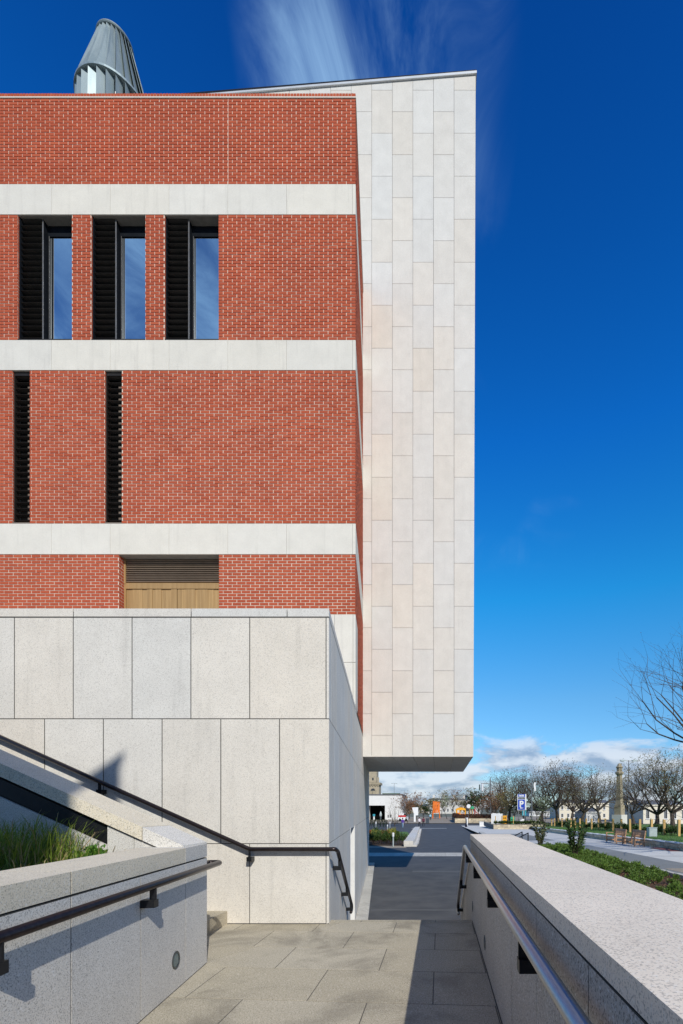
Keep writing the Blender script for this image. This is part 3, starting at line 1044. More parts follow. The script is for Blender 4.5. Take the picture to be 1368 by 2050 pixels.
# soffit
for xa, xb in cuts(SX(YB) - .2, TRX(zb) - .004, cols):
    q = [(-xb, YT + .05), (-xa, YT + .05), (-xa, 24.05), (-xb, 24.05)]
    panel('soffit_panel', q, (0, 0, zb), -UX, UY, 'tower_stone', tw, .010, .026, .002)
MB().box(SX(YT) + .02, TRX(zb) - .004, YT + .002, YT + .05, zb + .001, zb + .05).build('soffit_edge', 'tower_stone', tw)
# sloped metal coping
m = MB()
m.prism([(xl_t, ztop(xl_t)), (TRX(27.3) + .03, ztop(TRX(27.3))), (TRX(27.3) + .03, ztop(TRX(27.3)) + .085), (xl_t, ztop(xl_t) + .045)], UX, UZ, Vector((0, 7.2, 0)), (0, YT - .05, 0))
cp = m.build('coping', 'coping_metal', tw)
m = MB()
m.prism([(xl_t, ztop(xl_t) + .047), (TRX(27.3) + .02, ztop(TRX(27.3)) + .087), (TRX(27.3) + .02, ztop(TRX(27.3)) + .13), (xl_t, ztop(xl_t) + .15)], UX, UZ, Vector((0, 7.0, 0)), (0, YT - .04, 0))
m.build('roof_edge', 'bracket_black', tw)

# ------------------------------------------------------------------ roof cowl
CY = 18.2
CXp = (231 - PX) * CY / F
cw = thing('ventilation_cowl', 'grey green metal finned roof cowl above the brick parapet', 'chimney', (CXp, CY, 18.7))
zr_top = E + (PY - 44) * (CY - .55) / F
zr_mid = E + (PY - 131) * (CY - 1.18) / F
rt, rm, rb = .58, 1.24, 1.45
zlow = 18.7
rad = lambda z: rt + (rm - rt) * (zr_top - z) / (zr_top - zr_mid)
MB().lathe(CXp, CY, [(rt - .16, zr_top - .02), (rad(zr_mid) - .16, zr_mid + .12)][::-1], 32).build('upper_drum', 'zinc_dark', cw)
MB().lathe(CXp, CY, [(.96, zlow), (.90, zr_mid + .1)], 32).build('lower_drum', 'alu_white', cw)
MB().lathe(CXp, CY, [(rm - .22, zr_mid - .02), (rm + .015, zr_mid - .02), (rm + .01, zr_mid + .06), (rm - .24, zr_mid + .07)], 48).build('ring', 'zinc', cw)
MB().lathe(CXp, CY, [(rt + .01, zr_top - .03), (rt + .03, zr_top), (rt + .02, zr_top + .05), (rt - .3, zr_top + .06)], 48).build('top_ring', 'zinc', cw)
NFIN = 26
for k in range(NFIN):
    t = 2 * math.pi * k / NFIN
    for tier in (0, 1):
        za, zb2 = (zr_mid + .06, zr_top - .03) if tier == 0 else (zlow, zr_mid - .02)
        ra, rb2 = (rm, rt) if tier == 0 else (1.38, 1.22)
        tw_ = 2 * math.pi / NFIN * (.94 if tier == 0 else .80)
        inn = .10 if tier == 0 else .17
        m = MB()
        def cp3(r, ang, z): return Vector((CXp + r * math.cos(ang), CY + r * math.sin(ang), z))
        a0, a1 = t, t + tw_
        p = [cp3(ra, a0, za), cp3(ra - inn, a1, za), cp3(rb2 - inn * .8, a1, zb2), cp3(rb2, a0, zb2)]
        nrm = (p[1] - p[0]).cross(p[3] - p[0]).normalized() * .012
        m.add(p + [q - nrm for q in p], [(0, 1, 2, 3), (7, 6, 5, 4), (0, 4, 5, 1), (1, 5, 6, 2), (2, 6, 7, 3), (3, 7, 4, 0)])
        m.build('fin', 'zinc', cw)

# ------------------------------------------------------------------ left planter wall
lw = thing('planter_wall', 'grey granite planter wall with coping on the left of the landing', 'wall', (-2.1, 2.6, 0))
LX = lambda Y: -1.706 + SB * Y
LN = SN
LO = Vector((LX(0), 0, 0))
YE = 4.70
lwz, lct = E - .483, E - .353
for a, b in cuts(-1.9 * SL, YE * SL, [j * SL for j in (4.19, 3.41, 2.65, 1.89, 1.13, .37, -.39, -1.15)]):
    panel('panel', rect(a, b, 0.004, lwz - .004), LO, SD, UZ, 'wall_granite', lw, .008, .03, .0003)
for a, b in cuts(-1.9, YE, [4.19, 2.65, 1.11, -.43]):
    panel('coping', [(LX(a) - .42, a), (LX(a) + .004, a), (LX(b) + .004, b), (LX(b) - .42, b)], (0, 0, lct), UX, UY, 'warm_granite' if b < 4.5 else 'wall_granite', lw, .008, lct - lwz - .006, .0003)
m = MB()
m.prism([(LX(-1.9) - .40, -1.9), (LX(-1.9) - .0008, -1.9), (LX(YE) - .0008, YE - .01), (LX(YE) - .40, YE - .01)], UX, UY, Vector((0, 0, lwz - .002)), (0, 0, 0))
m.prism([(LX(-1.9) - .4145, -1.89), (LX(-1.9) - .0015, -1.89), (LX(YE) - .0015, YE - .012), (LX(YE) - .4145, YE - .012)], UX, UY, Vector((0, 0, lct - lwz - .012)), (0, 0, lwz + .0112))
m.build('wall_core', 'joint_dark', lw)
# recessed round lights
def wall_light(label, c, n, r):
    t = thing('wall_light', label, 'light', c)
    n = Vector(n).normalized()
    q = n.to_track_quat('Z', 'Y')
    def ring(prof, name, mat, sides=24):
        m = MB()
        m.lathe(0, 0, prof, sides)
        m.v = [tuple(q @ Vector(p) + Vector(c)) for p in m.v]
        m.build(name, mat, t)
    ring([(r, -.03), (r, .002), (r * .97, .005), (r * .78, .005), (r * .74, .003), (r * .73, -.03)], 'rim', 'light_ring')
    ring([(r * .72, -.03), (r * .72, .0015), (r * .5, .0035)], 'lens', 'light_lens')
    return t


wall_light('round recessed light low in the left planter wall', (LX(3.99), 3.99, E - 306 * 3.99 / F), LN, .074)
wall_light('nearer round recessed light low in the shaded right parapet', (.44, 4.69, .20), (-1, 0, 0), .074)
wall_light('farther round recessed light in the shaded right parapet by the top step', (.44, 6.40, .20), (-1, 0, 0), .074)
# soil and sloping balustrade
tag(MB().prism([(-9.5, -1.9), (LX(-1.9) - .38, -1.9), (LX(4.28) - .38, 4.28), (-9.5, 4.28)], UX, UY, Vector((0, 0, .78)), (0, 0, .2)).build('planter_soil', 'soil'), kind='structure')
sb_ = thing('stair_balustrade', 'sloping granite balustrade wall between the planter and the stair', 'wall', (-4, 4.5, 0))
MS = 0.45
ZS = lambda X: E - 1.354 - MS * X            # top line
Y1, Y2 = 4.27, 4.70
xjs = [-2.62, -4.3, -6.0, -7.7]
for xa, xb in cuts(-9.3, LX(YE), xjs):
    m = MB()
    e = .004
    m.prism([(xa + e, ZS(xa + e) - .118), (xb - e, ZS(xb - e) - .118), (xb - e, ZS(xb - e)), (xa + e, ZS(xa + e))], UX, UZ, Vector((0, Y2 - Y1, 0)), (0, Y1, 0))
    m.build('coping', 'warm_granite' if xb < -2.5 else 'wall_granite', sb_)
m = MB()
m.prism([(-9.3, .2), (LX(YE) - .05, .2), (LX(YE) - .05, ZS(LX(YE)) - .13), (-9.3, ZS(-9.3) - .13)], UX, UZ, Vector((0, Y2 - Y1 - .10, 0)), (0, Y1 + .075, 0))
m.build('wall_core', 'joint_dark', sb_)
for xa, xb in cuts(-9.3, -2.40, [-2.95, -2.71, -4.0, -5.2, -6.4]):
    low = xb <= -2.94
    top = lambda X: ZS(X) - (.31 if low else .135)
    q = [(xa, .6), (xb, .6), (xb, top(xb)), (xa, top(xa))]
    panel('panel', q, (0, Y1 + .03, 0), UX, UZ, 'wall_granite', sb_, .006)
m = MB()
m.prism([(-9.3, ZS(-9.3) - .30), (-2.955, ZS(-2.955) - .30), (-2.955, ZS(-2.955) - .155), (-9.3, ZS(-9.3) - .155)], UX, UZ, Vector((0, .03, 0)), (0, Y1 + .05, 0))
m.build('light_channel', 'bracket_black', sb_)

# ------------------------------------------------------------------ right parapet
pw = thing('parapet_wall', 'long granite parapet with broad speckled coping on the right', 'wall', (.72, 3.5, 0))
RX0, RX1, RYE = .44, 1.0, 6.85
rt_, rj = E - .38, E - .459
for a, b in cuts(-1.9, RYE, [6.3, 5.27, 3.73, 2.19, .65, -.9]):
    if b - a < .2:
        continue
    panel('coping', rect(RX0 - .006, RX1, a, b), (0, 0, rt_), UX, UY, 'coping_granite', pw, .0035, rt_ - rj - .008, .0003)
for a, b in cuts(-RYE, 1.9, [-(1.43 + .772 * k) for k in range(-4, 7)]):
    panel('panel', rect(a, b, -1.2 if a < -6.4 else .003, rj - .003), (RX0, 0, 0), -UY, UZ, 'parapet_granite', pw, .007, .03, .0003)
MB().box(RX0 + .001, RX1 - .01, -1.9, RYE - .01, -1.34, rj - .001).box(RX0 - .0032, RX1 - .0030, -1.89, RYE - .006, rj + .009, rt_ - .0008).build('wall_core', 'joint_dark', pw)
# lower flank that follows the steps down
zs0, ze = rt_ - .52, ASP + .75
m = MB()
ya, yb = RYE + .004, 10.0
SLP = .45
ztp = lambda Y: E - .70 - SLP * (Y - 7.0)
for a, b in cuts(ya, yb, [7.9, 9.0]):
    MB().prism([(a + .003, ztp(a) - .08), (b - .003, ztp(b) - .08), (b - .003, ztp(b)), (a + .003, ztp(a))], UY, UZ, Vector((.44, 0, 0)), (RX0 - .006, 0, 0)).build('sloped_coping', 'coping_granite', pw)
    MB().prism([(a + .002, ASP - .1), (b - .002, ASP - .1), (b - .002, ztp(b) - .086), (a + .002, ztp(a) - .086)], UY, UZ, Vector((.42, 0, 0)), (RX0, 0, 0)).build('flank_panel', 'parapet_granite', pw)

# terrace wall between path and plaza further on
tr = thing('terrace_wall', 'low retaining wall with pale coping between asphalt path and plaza', 'wall', (2.5, 30, ASP))
for i in range(16):
    ya, yb = 10.2 + i * 2.5, 10.2 + (i + 1) * 2.5
    xa, xb = TXW(ya), TXW(yb)
    za, zb3 = gz_p(ya) + .12, gz_p(yb) + .12
    m = MB()
    m.add([(xa, ya, gz_a(ya) - .2), (xb, yb - .01, gz_a(yb) - .2), (xb + .4, yb - .01, gz_a(yb) - .2), (xa + .4, ya, gz_a(ya) - .2),
           (xa, ya, za), (xb, yb - .01, zb3), (xb + .4, yb - .01, zb3), (xa + .4, ya, za)],
          [(0, 1, 2, 3), (7, 6, 5, 4), (0, 4, 5, 1), (1, 5, 6, 2), (2, 6, 7, 3), (3, 7, 4, 0)])
    m.build('panel', 'dark_shaded_stone', tr)
    m = MB()
    m.add([(xa - .03, ya, za + .004), (xb - .03, yb - .01, zb3 + .004), (xb + .43, yb - .01, zb3 + .004), (xa + .43, ya, za + .004),
           (xa - .03, ya, za + .10), (xb - .03, yb - .01, zb3 + .10), (xb + .43, yb - .01, zb3 + .10), (xa + .43, ya, za + .10)],
          [(0, 1, 2, 3), (7, 6, 5, 4), (0, 4, 5, 1), (1, 5, 6, 2), (2, 6, 7, 3), (3, 7, 4, 0)])
    m.build('coping', 'kerb_stone', tr)

MB().box(.9, 3.0, 9.99, 10.19, ASP - .2, gz_p(10) + .12).build('end_panel', 'dark_shaded_stone', tr)
MB().box(.89, 3.0, 9.96, 10.195, gz_p(10) + .124, gz_p(10) + .22).build('end_coping', 'kerb_stone', tr)
# ------------------------------------------------------------------ handrails
RR = .0275


def smooth_path(pts, r=.06, n=5):
    out = [Vector(pts[0])]
    for i in range(1, len(pts) - 1):
        a, b, c = Vector(pts[i - 1]), Vector(pts[i]), Vector(pts[i + 1])
        d1, d2 = (a - b), (c - b)
        k = min(r, d1.length * .45, d2.length * .45)
        p, q = b + d1.normalized() * k, b + d2.normalized() * k
        for j in range(n + 1):
            t = j / n
            out.append(p * (1 - t) ** 2 + b * 2 * t * (1 - t) + q * t * t)
    out.append(Vector(pts[-1]))
    return out


def bracket(parent, rail_pt, wall_n, along, off, drop=.10, mat='bracket_black'):
    """flat stem down from the rail, plate back to the wall"""
    p, n, al = Vector(rail_pt), Vector(wall_n).normalized(), Vector(along).normalized()
    al = (al - UZ * al.z).normalized()
    m = MB()
    m.obox(p - al * .006 - n * .022 - UZ * (drop + .0), al * .012, n * .044, UZ * (drop - .015))
    m.obox(p - al * .032 - n * off - UZ * (drop + .055), al * .064, n * (off + .022), UZ * .055)
    m.build('bracket', mat, parent)


h1 = thing('handrail', 'dark steel handrail on the left planter wall', 'handrail', (LX(2.5) + .07, 2.5, .955))
off = .075
rp = lambda Y, z=.955: Vector((LX(Y) + off * 1.0, Y, z))
MB().tube(smooth_path([rp(-1.8), rp(4.86), rp(4.86) - LN * .12, rp(4.62) - LN * .12], .05), RR, 14).build('rail', 'rail_dark', h1, True)
for Y in (3.44, 2.05, .7):
    bracket(h1, rp(Y), LN, SD, off)
h2 = thing('handrail', 'dark steel handrail climbing the stair along the stone plinth', 'handrail', (-3, YP - .08, .97))
YR = YP - .085
zk = E - 84 * YR / F
xk = (500 - PX) * YR / F
sp = lambda Y: Vector((SX(Y) + .095, Y, 0))
pe = sp(9.35) + UZ * (E - 1.885)
ps = sp(6.20) + UZ * (zk)
ps.y = YR
path = [(-9.0, YR, zk + (xk + 9.0) * .45), (xk, YR, zk), ps, sp(6.45) + UZ * (zk - .05), pe, pe - UZ * .09, pe - UZ * .09 - SD * .25]
MB().tube(smooth_path(path, .04), RR, 14).build('rail', 'rail_dark', h2, True)
for X in (xk - .0, -4.33, -6.2):
    z = zk + max(0, (xk - X)) * .45
    bracket(h2, (X, YR, z), (0, -1, 0), (1, 0, 0), .085)
for Y in (6.75, 8.1, 9.15):
    t = (Y - 6.45) / (9.35 - 6.45)
    bracket(h2, sp(Y) + UZ * (zk - .05 + t * (pe.z - zk + .05)), SN, SD, .095)
h3 = thing('handrail', 'brushed steel handrail on the shaded right parapet', 'handrail', (.355, 3.5, .96))
zr = E - .55
xr3 = .355
path = [(xr3, -1.8, zr), (xr3, 6.76, zr), (xr3 - .005, 9.25, E - 1.895), (xr3 - .005, 9.25, E - 1.98), (xr3, 9.0, E - 1.98)]
MB().tube(smooth_path(path, .05), RR, 14).build('rail', 'rail_steel', h3, True)
for Y in (.75, 2.05, 3.38, 4.75, 6.1):
    bracket(h3, (xr3, Y, zr), (-1, 0, 0), (0, 1, 0), .085, .09)
for Y in (7.9, 9.05):
    bracket(h3, (xr3, Y, zr - (Y - 6.76) / (9.25 - 6.76) * 1.345), (-1, 0, 0), (0, 1, 0), .085)
h4 = thing('handrail', 'small dark rail beside the plaza steps behind the parapet', 'handrail', (5.2, 30, gz_p(30)))
gA, gB = P(1047, 1681, 29.5), P(1054.5, 1684, 28.0)
for q, l in ((P(1040, 1683, 30), 0), ):
    pass
zA = gz_p(29.5)
for xx, Yc in ((5.05, 29.6), (5.05, 27.6)):
    MB().box(xx - .03, xx + .03, Yc - .03, Yc + .03, gz_p(Yc), gz_p(Yc) + .85).build('post', 'bracket_black', h4)
    MB().tube([(xx, Yc, gz_p(Yc) + .83), (xx - .75, Yc + .3, gz_p(Yc) + .40)], .03, 8).build('rail', 'bracket_black', h4)

# ------------------------------------------------------------------ vegetation helpers
def leaf(m, p, d, up, L, w):
    """one diamond leaf, slightly folded"""
    d = Vector(d).normalized()
    s = d.cross(Vector(up))
    if s.length < 1e-4:
        s = d.orthogonal()
    s.normalize()
    p = Vector(p)
    m.add([p, p + d * L * .5 + s * w * .5, p + d * L, p + d * L * .5 - s * w * .5], [(0, 1, 2, 3)])


def rdir(zmin=-1.0, rng=random):
    while True:
        v = Vector((rng.uniform(-1, 1), rng.uniform(-1, 1), rng.uniform(-1, 1)))
        if .05 < v.length < 1 and v.normalized().z >= zmin:
            return v.normalized()


def mound(seed, w, h, n, L, lw, stems=10):
    """leafy mound: stems and leaves, base at the origin"""
    rg = random.Random(seed)
    m, s = MB(), MB()
    tips = []
    for k in range(stems):
        a, rr = rg.uniform(0, 6.28), math.sqrt(rg.random()) * w * .42
        tip = Vector((math.cos(a) * rr, math.sin(a) * rr, h * (1 - .55 * (rr / (w * .5)) ** 2) * rg.uniform(.78, 1.05)))
        tips.append(tip)
        s.tube([(tip.x * .3, tip.y * .3, 0), tip * .6 + Vector((0, 0, .02)), tip], [.008, .006, .003], 3, False)
    for k in range(n):
        t = rg.choice(tips)
        p = t * rg.uniform(.45, 1.0) + rdir(-1, rg) * w * .11 * rg.random()
        p.z = max(p.z, .01)
        d = (Vector((p.x, p.y, p.z * .4 + h * .35)).normalized() + rdir(-.4, rg) * .8)
        leaf(m, p, d, rdir(-1, rg), L * rg.uniform(.7, 1.3), lw * rg.uniform(.7, 1.2))
    return m, s


def tree_mesh(seed, h, trunk_h, spread, r0, kids=(5, 4, 4, 3), budn=2, bud=.08, droop=0.0, upb=.25):
    rg = random.Random(seed)
    tk, cr = MB(), MB()

    def grow(p, d, L, r, lev):
        nseg = 3 if lev < 3 else 2
        pts, rads = [p.copy()], [r]
        for i in range(nseg):
            d = (d + rdir(-1, rg) * (.20 + .07 * lev) + Vector((0, 0, upb * (.6 if lev else .2) - droop * (lev / 4)))).normalized()
            p = p + d * (L / nseg)
            pts.append(p.copy())
            rads.append(r * (1 - .55 * (i + 1) / nseg))
        (tk if lev < 3 else cr).tube(pts, rads if lev < 3 else [q * .72 for q in rads], (8, 6, 5, 3, 3, 3)[lev], False)
        if lev >= len(kids):
            for _ in range(budn):
                leaf(cr, pts[rg.randrange(1, len(pts))] + rdir(-1, rg) * .04, rdir(-.5, rg), rdir(-1, rg), bud * rg.uniform(.6, 1.5), bud * .6)
            return
        n = kids[lev]
        for k in range(n):
            base = pts[-1] if lev == 0 or k == 0 else pts[1 + rg.randrange(len(pts) - 1)]
            a = 6.283 * (k + rg.random() * .7) / n
            side = Vector((math.cos(a), math.sin(a), 0))
            if lev == 0:
                nd = (side * spread + UZ * rg.uniform(.45, 1.05)).normalized()
                nl = (h - trunk_h) * rg.uniform(.42, .56)
            else:
                ax = d.orthogonal().normalized()
                ax = Matrix.Rotation(a, 3, d) @ ax
                nd = (d * .9 + ax * rg.uniform(.5, 1.0)).normalized()
                nl = L * rg.uniform(.52, .74)
            grow(base, nd, nl, rads[-1] * (.8 if lev == 0 else .78) if base is pts[-1] else r * .5, lev + 1)

    grow(Vector((0, 0, 0)), UZ.copy(), trunk_h, r0, 0)
    return tk, cr


TREES = {}


def tree(kind, label, x, Y, z, scale=1.0, rz=0.0, group=None, name='bare_tree', budmat='bud_dark'):
    root = thing(name, label, 'tree', (x, Y, z), group, rz)
    root.scale = (scale, scale, scale)
    key = (kind, budmat)
    if key not in TREES:
        tk, cr = KIND[kind]()
        # buds are leaf quads: give crown two materials (twigs, buds)
        cr.mi = [1 if len(f) == 4 and q else 0 for f, q in zip(cr.f, [True] * len(cr.f))]
        TREES[key] = (tk.mesh('trunk', 'tree_bark'), crown_mesh(cr, budmat))
    a, b = TREES[key]
    for nm, me in (('trunk', a), ('crown', b)):
        o = bpy.data.objects.new(nm, me)
        C.objects.link(o)
        o.parent = root
    return root


def crown_mesh(cr, budmat):
    # a leaf was added by leaf(): its four vertices belong to no other face
    from collections import Counter
    cnt = Counter(i for f in cr.f for i in f)
    cr.mi = [1 if all(cnt[i] == 1 for i in f) else 0 for f in cr.f]
    return cr.mesh('crown', ['twig', budmat])


KIND = {
    'plane_a': lambda: tree_mesh(11, 6.2, 1.5, .75, .24, (8, 6, 5, 4), 4, .085),
    'plane_b': lambda: tree_mesh(23, 6.2, 1.4, .9, .26, (8, 6, 5, 4), 4, .085),
    'plane_c': lambda: tree_mesh(37, 6.2, 1.7, .8, .22, (6, 6, 5, 4), 3, .085),
    'sapling': lambda: tree_mesh(41, 4.2, 1.3, .45, .05, (6, 4, 3), 2, .05, upb=.35),
    'light': lambda: tree_mesh(53, 5.0, 1.6, .5, .07, (7, 5, 4), 5, .16, upb=.3),
    'big': lambda: tree_mesh(67, 11.0, 2.0, .95, .34, (7, 6, 5, 3), 1, .04, upb=.22),
    'bushy': lambda: tree_mesh(71, 5.0, 1.0, .7, .12, (6, 5, 4), 14, .26, upb=.2),
}

# ------------------------------------------------------------------ grass in the planter
rg = random.Random(5)


def blade(m, x, y, z, h, lean, a, w):
    d = Vector((math.cos(a), math.sin(a), 0))
    s = Vector((-d.y, d.x, 0)) * w
    p0 = Vector((x, y, z))
    p1 = p0 + UZ * h * .5 + d * lean * .25
    p2 = p0 + UZ * h * .85 + d * lean * .65
    p3 = p0 + UZ * h * (1.0 - .12 * abs(lean) / h) + d * lean
    m.add([p0 - s, p0 + s, p1 + s * .85, p1 - s * .85, p2 + s * .55, p2 - s * .55, p3], [(0, 1, 2, 3), (3, 2, 4, 5), (5, 4, 6)])


gm, gd = MB(), MB()
tufts = [(rg.uniform(-5.2, -2.62), rg.uniform(1.6, 4.20)) for _ in range(150)] + [(rg.uniform(-4.6, -2.75), rg.uniform(3.3, 4.2)) for _ in range(130)] + [(rg.uniform(-3.5, -2.72), rg.uniform(3.2, 4.15)) for _ in range(70)]
for (tx_, ty_) in tufts:
    if tx_ > LX(ty_) - .47 or (tx_ > -2.97 and rg.random() < .7):
        continue
    hh = rg.uniform(.16, .34) + .20 * max(0, min(1, (-2.9 - tx_) / .8)) * rg.random() + .10 * (ty_ > 3.4)
    if tx_ > -2.95:
        hh *= .75
    nbl = rg.randrange(10, 24)
    dry = rg.random() < .22
    for _ in range(nbl):
        x, y = tx_ + rg.gauss(0, .05), ty_ + rg.gauss(0, .05)
        if y > 4.27 or x > LX(y) - .44:
            continue
        h = hh * rg.uniform(.45, 1.15)
        blade(gd if (dry and rg.random() < .6) or rg.random() < .05 else gm, x, y, .97, h, rg.uniform(.1, 1.05) * h, rg.uniform(0, 6.28), rg.uniform(.0022, .0045))
tag(gm.build('planter_grass', 'grass_blade'), 'tuft of long green grass filling the left planter', 'grass', kind='stuff')
tag(gd.build('dry_grass', 'grass_dry'), 'straw coloured dry stems among the planter grass', 'grass', kind='stuff')
m, s = mound(88, .30, .20, 420, .045, .03, 9)
wd = thing('planter_weed', 'bright green leafy weed at the sunlit corner of the planter', 'plant', (-2.90, 4.05, .97))
local(wd)
m.build('foliage', 'weed_leaf', wd)
s.build('stem', 'weed_leaf', wd)

# ------------------------------------------------------------------ planting bed right of the parapet
BZ = E - 1.98
bed = struct(MB().quad((.99, 3, BZ), (6.78, 3, BZ), (6.78, 9.99, BZ - .04), (.99, 9.99, BZ - .04)).quad((2.7, 9.99, BZ - .04), (6.78, 9.99, BZ - .04), (6.78, 25.2, BZ - .12), (3.2, 25.2, BZ - .12)).build('planting_bed', 'soil'))
kk = thing('bed_kerb', None, None, (6.85, 15, BZ))
kk['kind'] = 'structure'
yy = 4.0
while yy < 25:
    MB().box(6.78, 6.93, yy + .004, yy + .996, gz_p(yy) - .2, gz_p(yy) + .11).build('kerbstone', 'kerb_stone', kk)
    yy += 1.0
cm = MB()
for _ in range(5200):
    x, y = rg.uniform(4.7, 6.76), rg.uniform(9.2, 19)
    p = Vector((x, y, BZ + rg.uniform(0, .025) - .12 * (y - 3) / 22))
    u = rdir(-.3, rg) * rg.uniform(.02, .055)
    v = u.cross(rdir(-1, rg)).normalized() * rg.uniform(.008, .02)
    w = u.cross(v).normalized() * .006
    cm.obox(p, u, v, w)
tag(cm.build('bark_mulch', 'bark_chip'), 'reddish brown bark mulch over the planting bed', 'mulch', kind='stuff')
HB = []
for k in range(4):
    m, s = mound(100 + k, .46, .22, 420, .05, .022, 14)
    HB.append((m.mesh('foliage', 'hebe_leaf'), s.mesh('stem', 'twig')))
spots = []
for iy in range(37):
    y = 9.8 + iy * .42
    for ix in range(5):
        x = 6.50 - ix * .40 + rg.uniform(-.12, .12)
        sparse = .60 if y < 12.6 else (.30 if y < 14.5 else .05)
        if rg.random() < sparse or x > 6.62:
            continue
        spots.append((x, y + rg.uniform(-.15, .15)))
for i, (x, y) in enumerate(spots):
    t = thing('groundcover_shrub', 'low green leafy groundcover shrub in the bed beside the parapet', 'shrub', (x, y, BZ - .12 * (y - 3) / 22),
              'groundcover shrubs in the planting bed', rg.uniform(0, 6.28))
    k = rg.uniform(.8, 1.2) * (1.1 if y > 15 else .92)
    t.scale = (k, k, k * rg.uniform(.85, 1.2))
    a, b = rg.choice(HB)
    for nm, me in (('foliage', a), ('stem', b)):
        o = bpy.data.objects.new(nm, me)
        C.objects.link(o)
        o.parent = t


def upright_shrub(name, label, x, Y, z, h, w, seed, n, mat, L=.13):
    r2 = random.Random(seed)
    t = thing(name, label, 'shrub', (x, Y, z))
    local(t)
    s, m = MB(), MB()
    for k in range(11):
        a = 6.283 * k / 11 + r2.random() * .5
        rr = w * .5 * math.sqrt(r2.uniform(.05, 1))
        tip = Vector((math.cos(a) * rr, math.sin(a) * rr, h * r2.uniform(.62, 1.0)))
        mid = Vector((tip.x * .45, tip.y * .45, tip.z * .45)) + rdir(-1, r2) * .04
        pts = [Vector((tip.x * .1, tip.y * .1, 0)), mid, tip]
        s.tube(pts, [.018, .011, .005], 4, False)
        for j in range(n // 11):
            u = r2.uniform(.28, 1.0)
            p = (pts[0].lerp(pts[1], u * 2) if u < .5 else pts[1].lerp(pts[2], u * 2 - 1)) + rdir(-1, r2) * .05
            leaf(m, p, Vector((tip.x, tip.y, .5 * h)).normalized() * .5 + rdir(-.3, r2), rdir(-1, r2), L * r2.uniform(.7, 1.25), L * .42)
    s.build('stem', 'twig', t)
    m.build('foliage', mat, t)
    return t


b1 = P(1152, 1706, 19.5)
upright_shrub('upright_shrub', 'dense dark green upright shrub in the bed, nearer the camera', b1.x, 19.5, BZ - .1, 1.6, 1.0, 3, 620, 'shrub_leaf', .16)
upright_shrub('upright_shrub', 'open olive brown upright shrub in the bed, farther along', (1082 - PX) / F * 24.2, 24.2, BZ - .12, 1.65, 1.1, 4, 380, 'shrub_leaf_pale', .17)

# ------------------------------------------------------------------ lawn terrace on the right
WX = 12.5
rw = thing('retaining_wall', 'low rubble retaining wall with white coping behind the benches', 'wall', (WX, 40, gz_p(40)))
yy = 14.0
while yy < 64:
    L = 1.6
    za = gz_p(yy + L / 2)
    MB().box(WX - .03, WX + .38, yy + .003, yy + L - .003, za + .345, za + .40).build('coping', 'white_render', rw)
    if yy < 46:
        for r in range(2):
            y0 = yy + (.2 if r else 0)
            for q in range(4):
                d = random.uniform(-.02, .015)
                MB().box(WX + d, WX + .3, y0 + q * .4 + .008, y0 + q * .4 + .392, za - .05 + r * .19, za + .13 + r * .19).build('stone', 'rubble_stone', rw)
    yy += L
MB().box(WX + .04, WX + .36, 14, 64, gz_p(64) - .3, gz_p(64) + .32).build('wall_core', 'rubble_stone', rw)
m = MB()
for i in range(10):
    ya, yb = 14 + 5 * i, 14 + 5 * (i + 1)
    m.add([(WX + .05, ya, gz_p(ya) - .3), (WX + .34, ya, gz_p(ya) - .3), (WX + .34, yb, gz_p(yb) - .3), (WX + .05, yb, gz_p(yb) - .3),
           (WX + .05, ya, gz_p(ya) + .31), (WX + .34, ya, gz_p(ya) + .31), (WX + .34, yb, gz_p(yb) + .31), (WX + .05, yb, gz_p(yb) + .31)],
          [(0, 3, 2, 1), (4, 5, 6, 7), (0, 1, 5, 4), (1, 2, 6, 5), (2, 3, 7, 6), (3, 0, 4, 7)])
m.build('backing', 'rubble_stone', rw)
LZ = lambda Y: gz_p(Y) + .36
struct(sheet('lawn', WX + .36, 80, [14, 24, 40, 64, 90], LZ, 'lawn'))
lg = MB()
for _ in range(9000):
    y = rg.uniform(22, 60)
    x = rg.uniform(WX + .4, WX + 5)
    blade(lg, x, y, LZ(y) - .01, rg.uniform(.04, .09), rg.uniform(0, .04), rg.uniform(0, 6.28), .006)
tag(lg.build('lawn_grass', 'weed_leaf'), 'short mown grass on the raised lawn', 'grass', kind='stuff')
struct(MB().box(11.75, WX - .05, 23.0, 27.0, gz_p(25) - .06, gz_p(25.6) + .02).build('red_paving', 'red_setts'))
# timber posts
pm = MB().box(-.085, .085, -.085, .085, 0, 1.2)
pm.box(-.07, .07, -.07, .07, 1.2, 1.215)
pm = pm.mesh('timber_post', 'timber_post')
for k in range(19):
    y = 34.9 + 2.2 * k
    o = link('timber_post', pm, (17.2 + rg.uniform(-.05, .05), y, LZ(y) - .02))
    o.rotation_euler = (rg.uniform(-.02, .02), rg.uniform(-.02, .02), rg.uniform(-.2, .2))
    tag(o, 'square yellow timber post in the row along the lawn edge', 'post', 'timber posts along the lawn')
# hedge planting at their feet
hm = []
for k in range(3):
    m, s = mound(300 + k, 1.3, .75, 420, .17, .085, 14)
    hm.append((m.mesh('foliage', 'hedge_leaf'), s.mesh('stem', 'twig')))
for k in range(44):
    y = 32.5 + k * .98
    t = thing('hedge_shrub', 'low dark hedge shrub at the feet of the timber posts', 'shrub', (17.9 + rg.uniform(-.5, .9), y, LZ(y)), 'hedge shrubs along the posts', rg.uniform(0, 6))
    s = rg.uniform(.7, 1.15)
    t.scale = (s, s, s)
    a, b = rg.choice(hm)
    for nm, me in (('foliage', a), ('stem', b)):
        o = bpy.data.objects.new(nm, me)
        C.objects.link(o)
        o.parent = t

